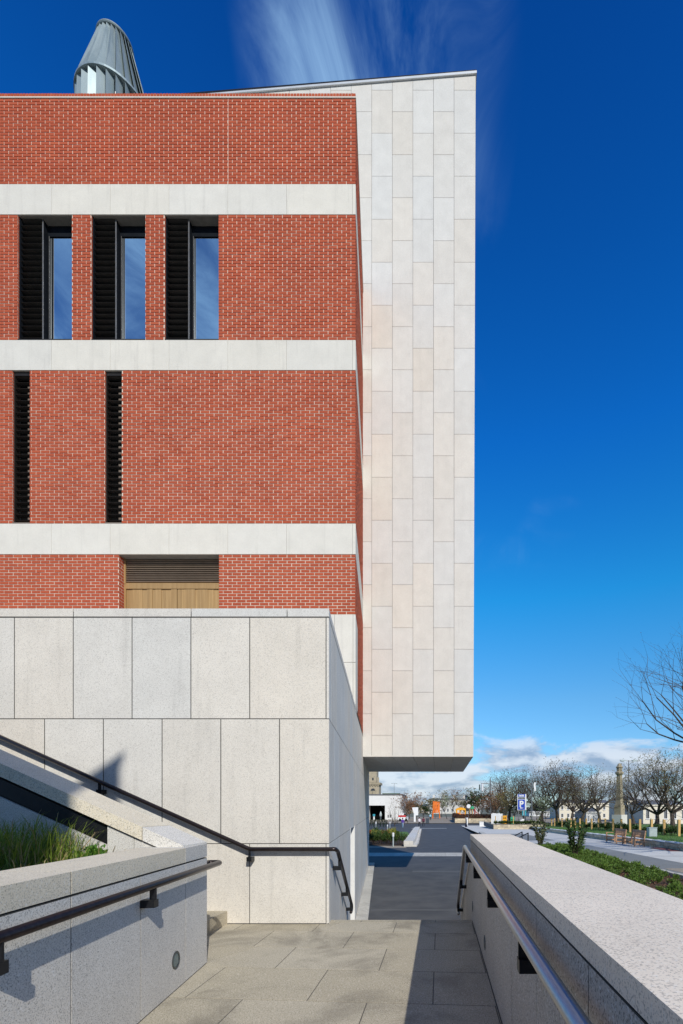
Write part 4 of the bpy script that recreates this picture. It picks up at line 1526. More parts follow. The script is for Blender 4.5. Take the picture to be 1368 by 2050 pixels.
# benches (local: length along y, facing -x)
def bench(label, x, y, L=1.9):
    t = thing('park_bench', label, 'bench', (x, y, gz_p(y) + .006))
    local(t)
    for yy in (0.0, L - .07):
        MB().box(0, .07, yy, yy + .07, 0, .62).build('leg', 'bench_wood', t)
        m = MB()
        m.prism([(.56, 0), (.63, 0), (.63, .42), (.72, .93), (.65, .93), (.56, .42)], UX, UZ, Vector((0, .07, 0)), (0, yy, 0))
        m.build('leg', 'bench_wood', t)
        MB().box(-.03, .66, yy - .015, yy + .085, .622, .66).build('armrest', 'bench_wood', t)
        MB().box(.072, .558, yy + .01, yy + .06, .12, .18).build('stretcher', 'bench_wood', t)
        MB().box(.072, .558, yy + .01, yy + .06, .34, .40).build('side_rail', 'bench_wood', t)
    for k in range(5):
        MB().box(.02 + k * .112, .115 + k * .112, .005, L - .005, .402 - .006 * k, .43 - .006 * k).build('seat_slat', 'bench_wood', t)
    m = MB()
    m.obox((.645, .07, .84), (0, L - .14, 0), (.018, 0, .10), (.04, 0, -.007))
    m.build('top_rail', 'bench_wood', t)
    n = 15
    for k in range(n):
        yb = .10 + (L - .26) * k / (n - 1)
        MB().obox((.585, yb, .47), (.0, .075, 0), (.066, 0, .37), (.018, 0, -.003)).build('back_slat', 'bench_wood', t)
    return t


bench('teak park bench nearer the camera, against the low wall', 11.42, 28.4)
bench('teak park bench farther from the camera, left of its twin', 11.48, 31.5)
# utility cabinet
cb = thing('utility_cabinet', 'pale grey metal utility cabinet on the lawn', 'cabinet', (15.0, 34.2, LZ(34.2)))
MB().box(14.72, 15.28, 34.0, 34.4, LZ(34.2) - .02, LZ(34.2) + .62).build('body', 'cabinet_grey', cb)
MB().box(14.70, 15.30, 33.97, 34.43, LZ(34.2) + .622, LZ(34.2) + .66).build('lid', 'cabinet_grey', cb)
MB().box(14.74, 15.26, 33.985, 33.998, LZ(34.2) + .03, LZ(34.2) + .6).build('door', 'cabinet_grey', cb)

# ------------------------------------------------------------------ trees
grp = 'plane trees beyond the lawn'
tl = [('plane_a', 1117, 80, 1.72, 0.3, 'tall bare dark tree left of its neighbours, near the white blossom tree', 'bud_dark'),
      ('plane_b', 1164, 72, 1.46, 1.9, 'bare dark tree in the middle of the row by the lawn', 'bud_dark'),
      ('plane_c', 1203, 64, 1.32, 4.0, 'bare tree with olive buds just left of the stone column', 'bud_olive'),
      ('plane_b', 1313, 47, 1.20, 3.3, 'spreading bare tree right of the tall double lamp, by the cabinet', 'bud_olive'),
      ('plane_a', 1347, 42, 1.14, 5.1, 'bare leaning tree at the right edge behind the posts', 'bud_olive'),
      ('plane_c', 1410, 44, 1.30, 2.2, 'bare tree partly cut off by the right edge', 'bud_olive'),
      ('plane_b', 1086, 104, 1.95, 0.9, 'farthest bare tree behind the lamp with the white banner', 'bud_dark'),
      ('plane_c', 1050, 112, 2.05, 2.7, 'bare tree behind the blue parking sign', 'bud_dark'),
      ('plane_a', 1020, 120, 2.05, 4.4, 'bare greyish tree left behind the parking sign', 'bud_dark'),
      ('plane_c', 990, 128, 1.85, 1.2, 'bare tree behind the tall lamp with the side arm', 'bud_dark'),
      ('plane_a', 1145, 100, 1.7, 3.9, 'bare tree behind the gap between two trees by the lawn', 'bud_dark'),
      ('plane_b', 1270, 92, 1.6, 5.9, 'bare tree behind the double headed lamp', 'bud_dark')]
for kd, xp, Y, s, rz, lb, bm in tl:
    tree(kd, lb, (xp - PX) / F * Y, Y, (LZ(Y) if Y < 90 and xp > 1100 else ZFAR + .05), s, rz, grp, 'bare_tree', bm)
# young trees and saplings in the middle distance
yt = [('light', 884, 165, 1.9, 'bud_olive', 'bare olive tree right of the orange sculpture, before the terrace'),
      ('light', 912, 172, 2.0, 'bud_russet', 'bare brown tree in front of the middle of the terrace'),
      ('light', 946, 170, 2.1, 'bud_olive', 'bare olive tree at the right end of the terrace'),
      ('bushy', 866, 185, 1.6, 'bud_olive', 'olive bushy tree behind the orange sculpture'),
      ('light', 833, 125, 1.5, 'bud_russet', 'bare russet tree right behind the white panel sign'),
      ('light', 1020, 98, 1.5, 'bud_olive', 'young olive leaved tree just left of the parking sign'),
      ('light', 976, 108, 1.45, 'bud_russet', 'young russet tree left of the tall lamp'),
      ('light', 995, 116, 1.5, 'bud_russet', 'young russet tree right of the tall lamp'),
      ('bushy', 1030, 118, 1.35, 'shrub_leaf_pale', 'bushy brownish tree behind the parking sign posts'),
      ('bushy', 990, 135, 1.3, 'bud_russet', 'bushy russet tree behind the tall lamp'),
      ('bushy', 940, 160, 1.2, 'bud_russet', 'bushy russet tree behind the playhouse'),
      ('light', 920, 150, 1.5, 'bud_olive', 'young olive tree behind the playhouse'),
      ('bushy', 820, 145, 1.2, 'bud_russet', 'bushy russet tree behind the white panel sign'),
      ('light', 1088, 76, 1.05, 'bud_pale', 'young tree with pale blossom beside the lamp with the banner'),
      ('light', 1003, 104, 1.35, 'bud_olive', 'young tree with yellow green leaves left of the parking sign'),
      ('light', 985, 112, 1.25, 'bud_russet', 'young russet leaved tree beside the tall lamp'),
      ('light', 967, 118, 1.1, 'bud_russet', 'young russet tree behind the brown hedge'),
      ('sapling', 905, 135, 1.7, 'bud_olive', 'slim bare sapling in front of the far terrace'),
      ('light', 895, 140, 1.4, 'bud_pale', 'pale young tree in front of the far terrace'),
      ('bushy', 848, 140, 1.0, 'evergreen', 'dark green tree left of the orange sculpture'),
      ('bushy', 958, 150, 1.9, 'evergreen', 'broad dark evergreen behind the russet trees'),
      ('light', 808, 88, 1.25, 'bud_russet', 'tall reddish bare tree by the white gatehouse'),
      ('light', 817, 100, 1.15, 'bud_russet', 'short reddish bare tree behind the purple jacket'),
      ('bushy', 830, 170, 1.2, 'bud_olive', 'olive tree far behind the white panel'),
      ('bushy', 1012, 140, 1.1, 'shrub_leaf', 'dense low tree behind the white boards'),
      ('bushy', 1075, 130, 1.15, 'evergreen', 'dark bushy tree behind the lamp with the banner'),
      ('sapling', 794, 46, 1.08, 'bud_dark', 'thin bare sapling in the shrub bed beside the path'),
      ('sapling', 872, 150, 1.2, 'bud_olive', 'thin bare tree behind the orange sculpture')]
for kd, xp, Y, s, bm, lb in yt:
    tree(kd, lb, (xp - PX) / F * Y, Y, gz_a(Y) + (.02 if Y < 95 else .1), s, random.uniform(0, 6), None, 'young_tree', bm)
# near tree overhanging from the right
tree('big', 'large bare tree reaching in from the right edge above the lawn', 15.5, 22.0, gz_p(22.0) + .36, 1.08, 2.2, None, 'bare_tree', 'bud_dark')

exec_background = True
# ------------------------------------------------------------------ middle distance, left under the overhang
# shrub bed
struct(MB().quad((-9, 37, gz_a(40) + .05), (-2.7, 37, gz_a(40) + .05), (-3.2, 52, gz_a(52) + .05), (-9, 52, gz_a(52) + .05)).build('shrub_bed', 'soil'))
struct(MB().quad((-20, 52, gz_a(56) + .12), (-3.2, 52, gz_a(56) + .12), (-4.2, 64, gz_a(64) + .06), (-20, 64, gz_a(64) + .06)).build('lawn', 'lawn'))
struct(MB().quad((-9, 33.0, gz_a(35) + .012), (-2.0, 33.0, gz_a(35) + .012), (-2.7, 37, gz_a(37) + .012), (-9, 37, gz_a(37) + .012)).build('buff_apron', 'brown_paving'))
SH = []
for k, mt in enumerate(('yellow_leaf', 'hedge_leaf', 'red_leaf')):
    m, s = mound(400 + k, 1.5, 1.0, 700, .13, .06, 18)
    SH.append((m.mesh('foliage', mt), s.mesh('stem', 'twig')))
for i in range(26):
    y = 38.3 + (i % 5) * 2.2 + rg.uniform(-.5, .5)
    x = -6.6 + (i // 5) * .68 + rg.uniform(-.3, .3) - .06 * (y - 38)
    k = rg.choices((0, 1, 2), (.5, .28, .22))[0] if y > 39.5 else 1
    t = thing('bed_shrub', ('yellow green', 'dark green', 'red tipped')[k] + ' shrub in the bed beyond the building', 'shrub', (x, y, gz_a(y) + .04),
              ('yellow green', 'dark green', 'red tipped')[k] + ' shrubs in the bed', rg.uniform(0, 6))
    s = rg.uniform(.8, 1.1)
    t.scale = (s, s, s)
    for nm, me in zip(('foliage', 'stem'), SH[k]):
        o = bpy.data.objects.new(nm, me)
        C.objects.link(o)
        o.parent = t
# long stone seat
sx = thing('stone_bench', 'long pale stone seat block beside the asphalt path', 'bench', (-1.9, 42, gz_a(42)))
for i in range(8):
    ya, yb = 36.3 + i * 4.5, 36.3 + (i + 1) * 4.5
    x0 = -2.68 - (ya - 36.3) * .030
    z = gz_a(ya)
    panel('seat_block', rect(x0, x0 + .72, ya, yb), (0, 0, z + .43), UX, UY, 'kerb_stone' if False else 'plinth_stone', sx, .012, .30, .01)
    MB().box(x0 + .02, x0 + .98, ya + .02, yb - .02, z - .25, z + .12).build('base_block', 'plinth_stone', sx)
# bollard lights
for (xp, yb_, yt_, lb) in ((787.5, 1695, 1667, 'nearest white bollard light by the shrub bed'), (776, 1663, 1651, 'white bollard light behind the shrubs, right of two'),
                           (753, 1661, 1645, 'white bollard light behind the shrubs at the left'), (781, 1658, 1645, 'white bollard light by the far kerb, near the sapling')):
    Y = min(80, 2.95 * F / (yb_ - PY))
    for _ in range(4):
        Y = (E - gz_a(Y)) * F / (yb_ - PY)
    x, z = (xp - PX) / F * Y, gz_a(Y)
    hgt = (yb_ - yt_) * Y / F
    t = thing('bollard_light', lb, 'bollard', (x, Y, z))
    MB().lathe(x, Y, [(.05, z), (.05, z + hgt * .72)], 10).build('stem', 'cabinet_grey', t)
    MB().lathe(x, Y, [(.075, z + hgt * .72), (.085, z + hgt * .97), (.07, z + hgt)], 10).build('head', 'sign_white', t)
# topiary cones with pale stems
for k in range(5):
    Y = 78
    x = (744 + 7 * k - PX) / F * Y
    t = thing('topiary_cone', 'clipped dark green cone shrub in the row of five by the street', 'shrub', (x, Y, gz_a(Y)), 'clipped cones by the street')
    r2 = random.Random(k)
    m = MB()
    for _ in range(420):
        u = r2.random() ** .7
        hgt = 1.35 * u
        rr = .28 * (1 - .75 * u) + .03
        a = r2.uniform(0, 6.28)
        p = Vector((x + rr * math.cos(a), Y + rr * math.sin(a), gz_a(Y) + .12 + hgt))
        leaf(m, p, Vector((math.cos(a), math.sin(a), .5)) + rdir(-1, r2) * .6, rdir(-1, r2), .12, .07)
    m.build('foliage', 'topiary', t)
    MB().lathe(x, Y, [(.03, gz_a(Y) - .02), (.03, gz_a(Y) + 1.2)], 6).build('stem', 'tree_bark', t)
# white gatehouse
def windows(parent, O, u, rects, mat='window_dark', dep=.12, frame='sign_white'):
    """openings as real recessed windows: frame proud, pane set back"""
    u, O = Vector(u), Vector(O)
    n = u.cross(UZ)
    for (a, b, z0, z1) in rects:
        m = MB()
        f = max(.06, (b - a) * .09)
        m.obox(O + u * a + UZ * z0 - n * .02, u * f, UZ * (z1 - z0), n * .05)
        m.obox(O + u * (b - f) + UZ * z0 - n * .02, u * f, UZ * (z1 - z0), n * .05)
        m.obox(O + u * (a + f) + UZ * (z1 - f) - n * .02, u * (b - a - 2 * f), UZ * f, n * .05)
        m.obox(O + u * (a + f) + UZ * z0 - n * .02, u * (b - a - 2 * f), UZ * f, n * .05)
        m.obox(O + u * ((a + b) / 2 - f * .3) + UZ * (z0 + f) - n * .01, u * f * .6, UZ * (z1 - z0 - 2 * f), n * .03)
        wi = m.build('window', frame, parent)
        MB().obox(O + u * (a + f) + UZ * (z0 + f) + n * .004, u * (b - a - 2 * f), UZ * (z1 - z0 - 2 * f), n * .008).build('pane', mat, wi)
        MB().obox(O + u * (a - .06) + UZ * (z0 - .12), u * (b - a + .12), UZ * .118, n * .14).build('sill', frame, wi)


Yg = 130.0
gx = lambda x: (x - PX) / F * Yg
gy = lambda y: E + (PY - y) / F * Yg
gh = thing('gatehouse', 'white flat roofed building with a wide black opening', 'building', (gx(770), Yg, ZFAR))
zl = ZFAR + .1
m = MB()
m.box(gx(660), gx(738), Yg, Yg + 14, zl, gy(1592))
m.box(gx(738), gx(771), Yg, Yg + 14, gy(1612.5), gy(1592))
m.box(gx(771), gx(806), Yg, Yg + 14, zl, gy(1592))
m.build('wall', 'white_render', gh)
MB().box(gx(658), gx(807.5), Yg - .15, Yg + 14.1, gy(1592) + .01, gy(1592) + .28).build('roof', 'roof_slate', gh)
MB().box(gx(738), gx(771), Yg + 3.5, Yg + 3.7, zl, gy(1612.5)).build('inner_wall', 'void', gh)
MB().box(gx(763), gx(798), Yg + 3, Yg + 6, gy(1590), gy(1587.5)).build('roof_planting', 'hedge_leaf', gh)
for xx in (776.5, 780.5):
    MB().box(gx(xx), gx(xx + 2), Yg - .05, Yg - .003, gy(1637), gy(1631)).build('vent', 'window_dark', gh)
for xx, cm_ in ((748, 'sign_teal'), (761.5, 'cabinet_grey')):
    t = thing('glowing_kiosk' if False else 'display_stand', ('squat teal and white' if xx < 750 else 'tall blue grey') + ' stand inside the dark opening', 'stand', (gx(xx), Yg + 1, zl))
    MB().lathe(gx(xx), Yg + 1, [(.22, zl), (.2, zl + 1.0), (.12, zl + 1.02)], 10).build('stem', 'sign_white' if xx < 750 else 'sign_grey', t)
    MB().lathe(gx(xx), Yg + 1, [(.3, zl + 1.0), (.36, zl + 1.5), (.1, zl + (1.6 if xx < 750 else 2.3))], 10).build('head', cm_, t)
# church tower
Yc = 210.0
cxx = lambda x: (x - PX) / F * Yc
cyy = lambda y: E + (PY - y) / F * Yc
ch = thing('church_tower', 'old cream stone church tower above the white gatehouse', 'tower', (cxx(748), Yc, ZFAR))
m = MB()
m.box(cxx(724), cxx(759), Yc, Yc + 7.5, ZFAR, cyy(1571))
m.box(cxx(727), cxx(754), Yc + .5, Yc + 7, cyy(1566), cyy(1530))
m.build('wall', 'old_stone', ch)
MB().box(cxx(722), cxx(761.5), Yc - .5, Yc + 8, cyy(1571) + .01, cyy(1566.5)).build('cornice', 'old_stone', ch)
for k in range(7):
    xx = 725 + k * 5.2
    MB().box(cxx(xx), cxx(xx + 2.2), Yc - .35, Yc - .01, cyy(1574), cyy(1571.1)).build('bracket', 'old_stone', ch)
for xx in (725.5, 757):
    MB().box(cxx(xx - 1.6), cxx(xx + 1.6), Yc + .1, Yc + 1.2, cyy(1566.3), cyy(1556)).build('pinnacle', 'old_stone', ch)
m = MB()
pts = [(1.35 * math.cos(R(a)), 1.35 * math.sin(R(a))) for a in range(0, 181, 15)]
m.prism(pts + [(-1.35, -1.6), (1.35, -1.6)], UX, UZ, Vector((0, .12, 0)), (cxx(747), Yc - .12, cyy(1583)))
wn = m.build('belfry_window', 'old_stone', ch)
m = MB()
m.prism([(p[0] * .72, p[1] * .72) for p in pts], UX, UZ, Vector((0, .05, 0)), (cxx(747), Yc - .19, cyy(1583)))
m.build('opening', 'window_dark', wn)
MB().lathe(cxx(747), Yc - .22, [(.3, cyy(1590)), (.3, cyy(1583))], 8).build('column', 'old_stone', wn)
m = MB()
m.box(cxx(745), cxx(748), Yc + .42, Yc + .495, cyy(1562), cyy(1557))
m.build('belfry_opening', 'window_dark', ch)


def lamp_post(name, label, xp, Y, z, ytop, kind):
    x = (xp - PX) / F * Y
    H = E + (PY - ytop) / F * Y - z
    t = thing(name, label, 'lamp', (x, Y, z))
    if kind == 'double':
        MB().tube([(x, Y, z), (x, Y, z + 1.2), (x, Y, z + H)], [.10, .075, .05], 10).build('pole', 'lamp_metal', t)
        for s in (-1, 1):
            MB().tube([(x, Y, z + H - .12), (x + s * .45, Y, z + H - .04)], .035, 8).build('arm', 'lamp_metal', t)
            m = MB()
            m.prism([(.4, -.06), (.6, -.11), (1.0, -.09), (1.12, 0), (.95, .09), (.45, .07)], Vector((s, 0, 0)), UZ, Vector((0, .32, 0)), (x, Y - .16, z + H - .04))
            m.build('lamp_head', 'cabinet_grey', t)
    elif kind == 'lantern':
        MB().lathe(x, Y, [(.22, z), (.22, z + .5), (.13, z + .7), (.10, z + 1.4), (.06, z + 1.6), (.05, z + H - 1.0), (.09, z + H - .95)], 10).build('pole', 'lamp_black', t)
        MB().lathe(x, Y, [(.10, z + H - .95), (.22, z + H - .45), (.20, z + H - .43)], 6).build('lantern', 'light_lens', t)
        MB().lathe(x, Y, [(.28, z + H - .43), (.14, z + H - .15), (.05, z + H - .1), (.03, z + H)], 6).build('lantern_roof', 'lamp_black', t)
        MB().box(x - .3, x + .3, Y - .03, Y + .03, z + H - 1.3, z + H - 1.24).build('ladder_bar', 'lamp_black', t)
    elif kind == 'arm':
        MB().tube([(x, Y, z), (x, Y, z + H * .93), (x, Y, z + H)], [.16, .13, .07], 10).build('pole', 'lamp_metal', t)
        MB().tube([(x, Y, z + H * .87), (x - 2.1, Y, z + H * .875)], .09, 8).build('arm', 'lamp_metal', t)
        MB().lathe(x - 1.85, Y, [(.22, z + H * .70), (.30, z + H * .71), (.30, z + H * .855), (.10, z + H * .868)], 12).build('lamp_head', 'alu_white', t)
        MB().lathe(x - 2.45, Y, [(.12, z + H * .72), (.14, z + H * .73), (.14, z + H * .845), (.10, z + H * .85)], 8).build('lamp_shield', 'zinc_dark', t)
    elif kind == 'banner':
        MB().tube([(x, Y, z), (x, Y, z + H * .82), (x, Y, z + H)], [.10, .08, .015], 10).build('pole', 'lamp_metal', t)
        MB().tube([(x, Y, z + H * .875), (x + .45, Y, z + H * .89)], .04, 8).build('arm', 'lamp_metal', t)
        m = MB()
        n = 8
        for k in range(n):
            a0, a1 = k / n, (k + 1) / n
            f = lambda q: .04 * math.sin(q * 7)
            m.obox((x + .28 + f(a0), Y - .2, z + H * (.68 + .16 * a0)), (.30, .05, 0), (f(a1) - f(a0), 0, H * .16 / n), (0, .03, 0))
        m.build('banner', 'alu_white', t)
    return t


lamp_post('street_lamp', 'tall double headed street lamp beside the stone column', 1259, 62, LZ(62), 1522, 'double')
lamp_post('street_lamp', 'thin double headed lamp far behind the white gatehouse', 789.5, 170, ZFAR, 1568, 'double')
lamp_post('street_lamp', 'black victorian lantern lamp at the end of the path', 933.5, 84, gz_a(84), 1591, 'lantern')
lamp_post('street_lamp', 'tall lamp with side arm and hanging cylinder lantern', 982, 110, ZFAR, 1557, 'arm')
lamp_post('street_lamp', 'tall pointed lamp post with a white hanging banner', 1065, 74, gz_p(74), 1549, 'banner')
rs = thing('road_sign', 'round white road sign behind the victorian lamp', 'sign', ((938.5 - PX) / F * 100, 100, ZFAR))
x, Y = (938.5 - PX) / F * 100, 100
MB().lathe(x, Y, [(.04, ZFAR), (.04, E + .3)], 8).build('pole', 'lamp_metal', rs)
m = MB()
m.prism([(.42 * math.cos(R(a)), .42 * math.sin(R(a))) for a in range(0, 360, 24)], UX, UZ, Vector((0, .03, 0)), (x, Y - .08, E + .2))
m.build('disc', 'sign_white', rs)
for q in (-1, 1):
    pass
t = thing('bollard_light', 'white square bollard beside the victorian lamp', 'bollard', ((934 - PX) / F * 92, 92, gz_a(92)))
x, z = (934.5 - PX) / F * 92, gz_a(92)
MB().box(x - .2, x + .2, 91.8, 92.2, z, z + 1.5).build('body', 'sign_white', t)
MB().box(x - .23, x + .23, 91.77, 92.23, z + 1.503, z + 1.58).build('cap', 'sign_white', t)

# parking sign
Ys = 79.0
sgx = lambda x: (x - PX) / F * Ys
sgz = lambda y: E + (PY - y) / F * Ys
sg = thing('parking_sign', 'blue and white parking sign with a big letter P', 'sign', (sgx(1045), Ys, gz_p(Ys)))
MB().box(sgx(1036.3), sgx(1052), Ys, Ys + .18, sgz(1622), sgz(1590)).build('board', 'sign_white', sg)
MB().box(sgx(1052) + .004, sgx(1054), Ys - .01, Ys + .22, sgz(1622), sgz(1589.8)).build('side_post', 'sign_white', sg)
MB().box(sgx(1037.3), sgx(1051.2), Ys - .03, Ys - .003, sgz(1621), sgz(1600.6)).build('lower_face', 'sign_blue', sg)
MB().box(sgx(1037.8), sgx(1051.4), Ys - .03, Ys - .003, sgz(1599.6), sgz(1596.2)).build('middle_face', 'sign_grey', sg)
MB().box(sgx(1037.8), sgx(1051.4), Ys - .03, Ys - .003, sgz(1595.4), sgz(1589.8)).build('upper_face', 'sign_blue', sg)
m = MB()
for (a, b, c, d) in ((1039.9, 1041.2, 1594.6, 1590.8), (1041.7, 1043.4, 1594.6, 1591.2), (1044.2, 1045.4, 1594.6, 1590.6), (1045.9, 1047.4, 1594.6, 1591.0), (1047.8, 1049.0, 1594.6, 1590.7)):
    m.box(sgx(a), sgx(b), Ys - .04, Ys - .033, sgz(c), sgz(d))
m.build('lettering', 'sign_white', sg)
m = MB()
for (a, b) in ((1039, 1042), (1043.0, 1047.8), (1048.6, 1050.6)):
    m.box(sgx(a), sgx(b), Ys - .04, Ys - .033, sgz(1598.2), sgz(1597.6))
m.build('small_lettering', 'cabinet_grey', sg)


def text_part(body, size, loc, mat, parent, bold=.0):
    cu = bpy.data.curves.new('letter', 'FONT')
    cu.body = body
    cu.size = size
    cu.extrude = .004
    cu.offset = bold
    cu.align_x = 'CENTER'
    cu.materials.append(MATS[mat])
    tmp = bpy.data.objects.new('letter', cu)
    C.objects.link(tmp)
    lm = bpy.data.meshes.new_from_object(tmp.evaluated_get(bpy.context.evaluated_depsgraph_get()))
    lm.name = 'letter'
    bpy.data.objects.remove(tmp)
    bpy.data.curves.remove(cu)
    o = bpy.data.objects.new('letter', lm)
    C.objects.link(o)
    o.rotation_euler = (R(90), 0, 0)
    o.parent = parent
    o.location = Vector(loc) - W[parent]
    return o


text_part('P', 1.33, (sgx(1044.1), Ys - .037, sgz(1614.8)), 'sign_white', sg, .05)
m = MB()
m.prism([(-.28, 0), (-.18, -.06), (.0, -.05), (.28, -.02), (.34, .05), (.05, .06), (-.05, .14), (-.2, .14)], UX, UZ, Vector((0, .006, 0)), (sgx(1044.2), Ys - .04, sgz(1617.8)))
m.build('car_emblem', 'sign_white', sg)
for xx in (1038.5, 1050):
    MB().box(sgx(xx) - .06, sgx(xx) + .06, Ys + .02, Ys + .14, gz_p(Ys), sgz(1622)).build('post', 'lamp_metal', sg)
s2 = thing('teal_sign', 'small teal sign panel below and right of the parking sign', 'sign', (sgx(1052), Ys + 1.5, gz_p(Ys)))
MB().box(sgx(1049), sgx(1057), Ys + 1.5, Ys + 1.58, sgz(1633), sgz(1622.5)).build('board', 'sign_teal', s2)
MB().box(sgx(1051.5), sgx(1053.5), Ys + 1.47, Ys + 1.497, sgz(1632), sgz(1623)).build('stripe', 'sign_white', s2)
MB().box(sgx(1055), sgx(1056), Ys + 1.6, Ys + 1.7, gz_p(Ys), sgz(1622.5)).build('post', 'lamp_metal', s2)

# stone planters
def planter(label, x0, x1, Y, dep, z, h, soil='soil'):
    t = thing('stone_planter', label, 'planter', ((x0 + x1) / 2, Y, z))
    MB().box(x0 + .05, x1 - .05, Y + .05, Y + dep, z - .1, z + h - .1).build('core', 'rubble_stone', t)
    nr = 3
    rh = (h - .08) / nr
    r2 = random.Random(int(Y))
    for r in range(nr):
        x = x0
        while x < x1 - .05:
            w = min(r2.uniform(.35, .75), x1 - x)
            MB().box(x + .012, x + w - .012, Y - r2.uniform(0, .03), Y + .05, z + r * rh + .01, z + (r + 1) * rh - .01).build('stone', 'rubble_stone', t)
            x += w
    MB().box(x0 - .03, x1 + .03, Y - .05, Y + .4, z + h - .075, z + h).build('coping', 'old_stone', t)
    MB().box(x0 - .03, x0 + .4, Y + .42, Y + dep, z + h - .075, z + h).build('coping', 'old_stone', t)
    MB().box(x0 - .01, x0 + .04, Y + .06, Y + dep, z, z + h - .08).build('end_wall', 'dark_shaded_stone', t)  # left end coloured darker than the lit front, shade put into the stone
    MB().box(x0 + .4, x1 - .1, Y + .4, Y + dep - .1, z + h - .2, z + h - .06).build('soil', soil, t)
    return t


zpl = gz_p(69)
planter('nearer rubble stone planter bed below the parking sign', 7.7, 15.2, 69, 15, zpl, .66)
planter('farther rubble stone planter with brown hedge behind the victorian lamp', (911 - PX) / F * 107, (986 - PX) / F * 107, 107, 24, ZFAR + .1, 1.0)
hd = thing('brown_hedge', 'clipped brown hedge on top of the farther stone planter', 'hedge', ((950 - PX) / F * 108, 108, ZFAR + 1))
local(hd)
hd.location = ((950 - PX) / F * 108, 109.0, ZFAR + 1.0)
m = MB()
r2 = random.Random(9)
for _ in range(2600):
    p = Vector((r2.uniform(-4.2, 4.0), r2.uniform(-.5, 1.0), r2.uniform(0, .95)))
    leaf(m, p, rdir(-.4, r2), rdir(-1, r2), .22, .13)
m.build('foliage', 'hedge_brown', hd)
MB().box(-4.1, 3.9, -.2, .8, 0, .7).build('branches', 'hedge_brown', hd)
hd2 = thing('brown_hedge', 'clipped brown hedge running back along the footway', 'hedge', ((890 - PX) / F * 125, 120, ZFAR + 1))
local(hd2)
hd2.location = ((911 - PX) / F * 107 + .6, 110.0, ZFAR + 1.0)
m = MB()
for _ in range(1500):
    p = Vector((r2.uniform(-.6, .6), r2.uniform(0, 20), r2.uniform(0, .95)))
    leaf(m, p, rdir(-.4, r2), rdir(-1, r2), .25, .14)
m.build('foliage', 'hedge_brown', hd2)
MB().box(-.35, .35, .3, 19.8, 0, .65).build('branches', 'hedge_brown', hd2)

# things in the nearer planter
Yq = 73.0
qx = lambda x: (x - PX) / F * Yq
qz = lambda y: E + (PY - y) / F * Yq
wf = thing('white_board_fence', 'row of upright white boards in the nearer stone planter', 'fence', (qx(995), Yq, zpl + .6))
for k in range(9):
    MB().box(qx(984 + k * 2.5), qx(986.1 + k * 2.5), Yq, Yq + .05, zpl + .55, qz(1628.5) + random.uniform(-.05, .08)).build('board', 'sign_white', wf)
MB().box(qx(984), qx(1007), Yq + .06, Yq + .11, qz(1636), qz(1635)).build('rail', 'bracket_black', wf)
for xx in (988.5, 1000.7, 1023.5):
    o = MB().box(qx(xx), qx(xx + 1.3), Yq - 2, Yq - 1.9, zpl + .5, qz(1633)).build('tree_stake', 'timber_post')
    tag(o, 'short yellow timber stake in the nearer stone planter', 'post', 'stakes in the planter')
bxs = [('yellow', 1008, 1016, 1634, 1642, 'yellow_paint', 'small yellow box in the stone planter'), ('green', 1024, 1032, 1637, 1644, 'green_paint', 'small green box in the stone planter')]
for nm, a, b, c, d, mt, lb in bxs:
    t = thing('play_box', lb, 'box', (qx((a + b) / 2), Yq + 1, zpl + .6))
    MB().box(qx(a), qx(b), Yq + .6, Yq + 1.1, zpl + .5, qz(c)).build('body', mt, t)
    MB().box(qx(a) - .03, qx(b) + .03, Yq + .57, Yq + 1.13, qz(c) + .003, qz(c) + .08).build('lid', mt, t)
    for k in (.3, .7):
        MB().box(qx(a + (b - a) * k) - .08, qx(a + (b - a) * k) + .08, Yq + .585, Yq + .597, qz(c) - .38, qz(c) - .2).build('hole', 'void', t)
bm_ = bmesh.new()
bmesh.ops.create_icosphere(bm_, subdivisions=3, radius=1.0)
r2 = random.Random(3)
from mathutils import noise as mn
for v in bm_.verts:
    k = 1 + .35 * mn.noise(v.co * 1.7)
    v.co = Vector((v.co.x * .42 * k, v.co.y * .35 * k, v.co.z * .5 * k + .35))
me = bpy.data.meshes.new('boulder')
bm_.to_mesh(me)
bm_.free()
me.materials.append(MATS['white_render'])
tag(link('boulder', me, (qx(1047), Yq + .5, zpl + .5)), 'pale upright boulder in the planter under the parking sign', 'boulder')
# planter foliage
PM = []
for k, mt in enumerate(('shrub_leaf', 'hedge_leaf')):
    m, s = mound(500 + k, 1.0, .5, 260, .16, .08, 10)
    PM.append((m.mesh('foliage', mt), s.mesh('stem', 'twig')))
for k in range(17):
    t = thing('planter_shrub', 'low dark shrub along the front of the nearer stone planter', 'shrub', (8.3 + k * .41, 70.2 + rg.uniform(0, 2.2), zpl + .58), 'shrubs in the nearer planter', rg.uniform(0, 6))
    for nm, me in zip(('foliage', 'stem'), PM[k % 2]):
        o = bpy.data.objects.new(nm, me)
        C.objects.link(o)
        o.parent = t
o = MB().box((960.5 - PX) / F * 88, (971 - PX) / F * 88, 88, 88.5, gz_a(88), gz_a(88) + .85)
wb = thing('concrete_block', 'white block seat at the corner of the street', 'block', ((966 - PX) / F * 88, 88, gz_a(88)))
o.build('block', 'white_render', wb)
MB().box((960.0 - PX) / F * 88, (971.5 - PX) / F * 88, 87.95, 88.55, gz_a(88) + .853, gz_a(88) + .93).build('cap', 'white_render', wb)

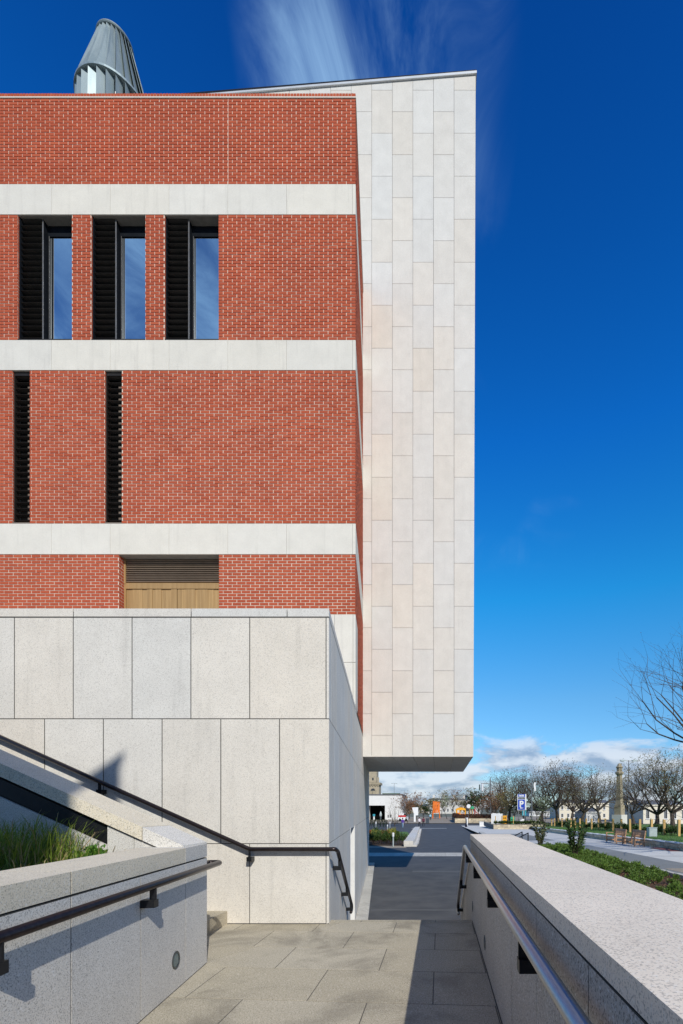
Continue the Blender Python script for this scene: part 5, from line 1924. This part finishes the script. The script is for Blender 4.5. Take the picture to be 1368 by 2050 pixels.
# ------------------------------------------------------------------ monument
Ym = 70.0
mx = (1240.5 - PX) / F * Ym
mz = LZ(Ym)
my = lambda y: E + (PY - y) / F * Ym
mo = thing('stone_column', 'old tapering stone column on a square base beyond the lawn', 'monument', (mx, Ym, mz))
local(mo)
mo.rotation_euler = (0, 0, R(-52))
my0 = lambda y: my(y) - mz
MB().box(-.76, .76, -.76, .76, -.3, my0(1631)).build('base', 'plaza_stone', mo)
MB().box(-.52, .52, -.52, .52, my0(1631) + .002, my0(1612)).build('pedestal', 'old_stone', mo)
MB().lathe(0, 0, [(.60, my0(1612) + .002), (.50, my0(1600)), (.38, my0(1552))], 4).build('shaft', 'old_stone', mo)
MB().lathe(0, 0, [(.36, my0(1552) + .002), (.58, my0(1549)), (.60, my0(1546)), (.36, my0(1544)), (.40, my0(1538)), (.52, my0(1536)), (.36, my0(1534)), (.26, my0(1530)), (.10, my0(1528))], 8).build('capital', 'old_stone', mo)

# ------------------------------------------------------------------ far buildings
def house(name, label, x0, x1, ytop, Y, dep, mat, nx, ny, roof='roof_slate', parapet=.35, chim=0, zbase=None):
    ax, bx_ = (x0 - PX) / F * Y, (x1 - PX) / F * Y
    z0 = ZFAR if zbase is None else zbase
    z1 = E + (PY - ytop) / F * Y
    t = thing(name, label, 'building', ((ax + bx_) / 2, Y, z0))
    MB().box(ax, bx_, Y, Y + dep, z0, z1).build('wall', mat, t)
    MB().box(ax - .15, bx_ + .15, Y - .2, Y + dep + .15, z1 + .003, z1 + parapet).build('cornice', mat, t)
    r = MB()
    r.prism([(0, 0), (dep, 0), (dep / 2, min(1.0, dep * .10))], UY, UZ, Vector((bx_ - ax - .8, 0, 0)), (ax + .4, Y, z1 + parapet + .003))
    rf = r.build('roof', roof, t)
    for k in range(chim):
        cxn = ax + (bx_ - ax) * (k + .5) / chim
        MB().box(cxn - .6, cxn + .6, Y + dep / 2 - .4, Y + dep / 2 + .4, z1 + parapet + .5, z1 + parapet + 3.0).build('chimney', mat, rf)
    fh = (z1 - z0) / ny
    fw = (bx_ - ax) / nx
    rects = []
    for i in range(nx):
        for j in range(ny):
            rects.append((i * fw + fw * .30, i * fw + fw * .70, j * fh + fh * .28, j * fh + fh * .80))
    windows(t, (ax, Y - .004, z0), UX, rects)
    return t


house('terrace_house', 'long grey terrace building far behind the playground', 858, 962, 1603, 265, 12, 'plaza_stone', 12, 2, chim=5)
house('cream_villa', 'cream two storey villa right of the stone column', 1256, 1288, 1605, 112, 12, 'cream_render', 3, 2)
house('cream_villa', 'low white annexe behind the posts and bare trees', 1288, 1378, 1614, 104, 10, 'cream_render', 5, 1)
house('cream_villa', 'long cream building seen through the bare trees', 1120, 1228, 1610, 138, 12, 'cream_render', 9, 2)
house('garden_pavilion', 'small grey roofed pavilion left of the stone column', 1174, 1203, 1627, 96, 8, 'plaza_stone', 3, 1, parapet=.2)
house('white_house', 'white low building far behind the parking sign', 1060, 1120, 1626, 190, 10, 'white_render', 10, 1)
house('far_block', 'brown far block left of the orange sculpture', 805, 858, 1615, 300, 12, 'brown_paving', 7, 2, chim=2)

# ------------------------------------------------------------------ playground things
Yo = 150.0
ox = lambda x: (x - PX) / F * Yo
oz = lambda y: E + (PY - y) / F * Yo
os_ = thing('climbing_tower', 'tall orange lattice climbing sculpture beyond the footway', 'sculpture', (ox(873), Yo, ZFAR + .1))
zb0 = ZFAR + .1
r2 = random.Random(2)
for k in range(4):
    xx = ox(866.5) + (ox(880.5) - ox(866.5)) * (k % 2)
    yy = Yo + 1.6 * (k // 2)
    MB().tube([(xx, yy, zb0), (xx + (.2 if k % 2 == 0 else -.2), yy, oz(1604.5))], .17, 8).build('post', 'orange_paint', os_)
for k in range(11):
    z = oz(1628) + (oz(1605) - oz(1628)) * k / 10
    a, b = ox(867), ox(880)
    MB().obox((a, Yo - .1, z), (b - a, 0, r2.uniform(-.25, .25)), (0, .15, 0), (0, 0, r2.uniform(.18, .34))).build('panel', 'orange_paint', os_)
for k in range(5):
    xx = ox(868 + k * 2.7)
    MB().obox((xx, Yo - .2, oz(1627)), (.32, 0, 0), (0, .1, 0), (r2.uniform(-.3, .3), 0, oz(1606) - oz(1627))).build('panel', 'orange_paint', os_)
MB().box(ox(866), ox(880.5), Yo + .2, Yo + 1.5, oz(1622), oz(1620.5)).build('platform', 'cabinet_grey', os_)
ph = thing('playhouse', 'yellow arched playhouse with a hole behind the victorian lamp', 'playhouse', (ox(923), Yo - 8, ZFAR))
Yh = 142.0
hx = lambda x: (x - PX) / F * Yh
hz = lambda y: E + (PY - y) / F * Yh
m = MB()
w = hx(934) - hx(912.5)
arc = [(w * .5 + w * .5 * math.cos(R(a)), (hz(1616.5) - hz(1622)) * math.sin(R(a))) for a in range(0, 181, 15)]
m.prism(arc, UX, UZ, Vector((0, 2.2, 0)), (hx(912.5), Yh, hz(1622)))
m.build('roof', 'yellow_paint', ph)
for a, b in ((913.2, 916), (920.5, 922), (931, 933.6)):
    MB().box(hx(a), hx(b), Yh + .1, Yh + 2.0, ZFAR + .1, hz(1622) - .003).build('wall', 'yellow_paint', ph)
m = MB()
for (a, b, c, d) in ((916.1, 920.4, 1630.5, 1627), (922.1, 930.9, 1630.5, 1629)):
    m.box(hx(a), hx(b), Yh + .1, Yh + .3, hz(c), hz(d))
m.build('front_rail', 'orange_paint', ph)
sl2 = thing('play_slide', 'green and red play slide beside the yellow playhouse', 'slide', (hx(945), Yh, ZFAR))
for xx, mt in ((941, 'timber_post'), (946, 'timber_post'), (951, 'red_paint')):
    MB().tube([(hx(xx), Yh, ZFAR + .1), (hx(xx), Yh, hz(1618))], .14, 8).build('post', mt, sl2)
m = MB()
m.prism([(0, 0), (hx(951) - hx(941), 0), ((hx(951) - hx(941)) / 2, .9)], UX, UZ, Vector((0, 1.4, 0)), (hx(941), Yh - .3, hz(1619)))
m.build('roof', 'green_paint', sl2)
MB().obox((hx(951), Yh - .3, hz(1624)), (2.2, 0, -2.0), (0, .7, 0), (.08, 0, .09)).build('chute', 'red_paint', sl2)
# white folded panel
wpn = thing('white_panel_sign', 'tall white panel on a narrow foot by the footway', 'sign', ((831 - PX) / F * 115, 115, ZFAR))
wx = lambda x: (x - PX) / F * 115
wz = lambda y: E + (PY - y) / F * 115
m = MB()
m.prism([(wx(825.5), wz(1618)), (wx(826), wz(1616.5)), (wx(837.5), wz(1616)), (wx(837.5), wz(1632)), (wx(832.5), wz(1632.5)), (wx(829), wz(1629))][::-1], UX, UZ, Vector((0, .3, 0)), (0, 115, 0))
m.build('panel', 'sign_white', wpn)
MB().box(wx(828.8), wx(832.6), 115.02, 115.28, ZFAR + .1, wz(1629.5)).build('foot', 'sign_white', wpn)
MB().tube([(wx(835.3), 115.15, ZFAR + .1), (wx(835.3), 115.15, wz(1632))], .05, 6).build('pole', 'lamp_metal', wpn)
# litter bin
Ybn = 104.5
nx_ = (856 - PX) / F * Ybn
bn = thing('litter_bin', 'dark grey litter bin at the edge of the footway', 'bin', (nx_, Ybn, ZFAR + .1))
MB().box(nx_ - .36, nx_ + .36, Ybn, Ybn + .6, ZFAR + .1, ZFAR + 1.15).build('body', 'sign_grey', bn)
MB().box(nx_ - .40, nx_ + .40, Ybn - .04, Ybn + .64, ZFAR + 1.22, ZFAR + 1.32).build('lid', 'lamp_metal', bn)
for sx_ in (-.34, .28):
    MB().box(nx_ + sx_, nx_ + sx_ + .06, Ybn + .02, Ybn + .58, ZFAR + 1.152, ZFAR + 1.218).build('bracket', 'lamp_metal', bn)
# red and white vehicle
Yv = 118.0
vx = lambda x: (x - PX) / F * Yv
vn = thing('parked_van', 'red and white van parked beside the gatehouse', 'van', (vx(807), Yv, ZFAR + .1))
a, b, z = vx(797.5), vx(817.5), ZFAR + .1
m = MB()
m.prism([(a, z + .35), (b, z + .35), (b, z + 1.0), (b - .45, z + 1.15), (b - .8, z + 1.95), (a + .05, z + 1.95), (a, z + 1.8)], UX, UZ, Vector((0, 1.8, 0)), (0, Yv, 0))
m.build('body', 'sign_white', vn)
MB().box(a + .02, b - .5, Yv - .02, Yv - .004, z + 1.05, z + 1.5).build('stripe', 'red_paint', vn)
MB().box(b - 1.05, b - .62, Yv - .02, Yv - .004, z + 1.52, z + 1.85).build('window', 'window_dark', vn)
for xx in (a + .45, b - .5):
    m = MB()
    m.prism([(.33 * math.cos(R(q)), .33 * math.sin(R(q))) for q in range(0, 360, 30)], UX, UZ, Vector((0, .2, 0)), (xx, Yv - .05, z + .33))
    wv = m.build('wheel', 'rubber', vn)
# railing and bike-rack hoops by the street
for k in range(4):
    xh = (776 + k * 5 - PX) / F * 100
    t = MB().tube(smooth_path([(xh, 100, ZFAR + .1), (xh, 100, ZFAR + 1.0), (xh + .55, 100, ZFAR + 1.0), (xh + .55, 100, ZFAR + .1)], .2), .04, 6).build('cycle_stand', 'bracket_black')
    tag(t, 'dark hoop cycle stand in the row by the gatehouse street', 'cycle stand', 'cycle stands by the street')


# ------------------------------------------------------------------ people
def person(label, x, Y, z, h, top, legs, face=0.0, stride=.22, arm=.1, hairm='hair'):
    t = thing('person', label, 'person', (x, Y, z), None, face)
    k = h / 1.75
    me = bpy.data.meshes.new('body')
    vs = [(0, 0, .95), (0, .0, 1.18), (0, .0, 1.42), (0, 0, 1.50), (0, -.01, 1.56), (0, -.02, 1.66), (0, -.01, 1.73),
          (.19, 0, 1.40), (.25, .04, 1.12), (.24, -arm, .90), (.235, -arm - .04, .80),
          (-.19, 0, 1.40), (-.25, -.02, 1.12), (-.24, -arm * .4, .90), (-.235, -arm * .4 - .03, .80),
          (.10, 0, .90), (.11, -stride * .6, .50), (.11, -stride, .08), (.11, -stride - .14, .035),
          (-.10, 0, .90), (-.11, stride * .35, .50), (-.11, stride, .10), (-.11, stride - .13, .035)]
    es = [(0, 1), (1, 2), (2, 3), (3, 4), (4, 5), (5, 6), (2, 7), (7, 8), (8, 9), (9, 10), (2, 11), (11, 12), (12, 13), (13, 14),
          (0, 15), (15, 16), (16, 17), (17, 18), (0, 19), (19, 20), (20, 21), (21, 22)]
    rs_ = [.16, .15, .16, .07, .065, .105, .07, .07, .055, .045, .04, .07, .055, .045, .04, .10, .07, .05, .04, .10, .07, .05, .04]
    me.from_pydata([(p[0] * k, p[1] * k, p[2] * k) for p in vs], es, [])
    o = bpy.data.objects.new('body', me)
    C.objects.link(o)
    md = o.modifiers.new('skin', 'SKIN')
    o.data.skin_vertices[0].data[0].use_root = True
    for i, r in enumerate(rs_):
        yk = .75 if i in (0, 1, 2) else 1.0
        o.data.skin_vertices[0].data[i].radius = (r * k, r * k * yk)
    sd = o.modifiers.new('sub', 'SUBSURF')
    sd.levels = sd.render_levels = 2
    dg = bpy.context.evaluated_depsgraph_get()
    ev = bpy.data.meshes.new_from_object(o.evaluated_get(dg))
    bpy.data.objects.remove(o)
    ev.name = 'body'
    for mm in (top, legs, 'skin', 'rubber'):
        ev.materials.append(MATS[mm])
    for p in ev.polygons:
        c = p.center / k
        if c.z > 1.50 or (abs(c.x) > .16 and c.z < .85 and c.z > .7):
            p.material_index = 2
        elif c.z < .09:
            p.material_index = 3
        elif c.z < .93:
            p.material_index = 1 if abs(c.x) < .2 else 0
        p.use_smooth = True
    o = bpy.data.objects.new('body', ev)
    C.objects.link(o)
    o.parent = t
    bmh = bmesh.new()
    bmesh.ops.create_icosphere(bmh, subdivisions=2, radius=.125 * k)
    for v in bmh.verts:
        v.co.y = v.co.y * 1.05 + .025 * k
        v.co.z = v.co.z + 1.69 * k
    hm_ = bpy.data.meshes.new('hair')
    bmh.to_mesh(hm_)
    bmh.free()
    hm_.materials.append(MATS[hairm])
    o2 = bpy.data.objects.new('hair', hm_)
    C.objects.link(o2)
    o2.parent = t
    return t


def gpx(xp, Y): return (xp - PX) / F * Y


person('person in a purple jacket and pale jeans walking by the saplings', gpx(806.5, 82), 82, gz_a(82), 1.68, 'cloth_purple', 'cloth_denim', R(160), .2)
person('person in a pale top and dark trousers, left of a walking pair', gpx(840, 89), 89, gz_a(89), 1.66, 'cloth_white', 'cloth_black', R(200), .12)
person('person in dark maroon clothes, right of a walking pair', gpx(848, 89.5), 89.5, gz_a(89.5), 1.72, 'cloth_maroon', 'cloth_black', R(190), .25)
person('person in a light blue top far along the footway', gpx(862, 128), 128, ZFAR + .1, 1.75, 'cloth_sky', 'cloth_black', R(180), .3)

# ------------------------------------------------------------------ unseen block added behind the camera, its wedge roof shaped to shade the planter
YN = -5.5
tN = (YP - YN) / 1.325
xN = px(241) + .594 * tN
zN = pz(1531) + tN
nb = thing('caster_block', 'pale stone block with a sloping roof behind the viewpoint', 'building', (xN - 6, YN - 3, 0))
MB().prism([(xN - 15, -1.4), (xN, -1.4), (xN, zN), (xN - 15, zN - 10.0)], UX, UZ, Vector((0, -6, 0)), (0, YN, 0)).build('wall', 'tower_stone', nb)
MB().prism([(xN - 15.2, zN - 10.13), (xN + .01, zN + .004), (xN + .01, zN + .10), (xN - 15.2, zN - 10.0)], UX, UZ, Vector((0, -6.2, 0)), (0, YN + .1, 0)).build('roof', 'coping_metal', nb)
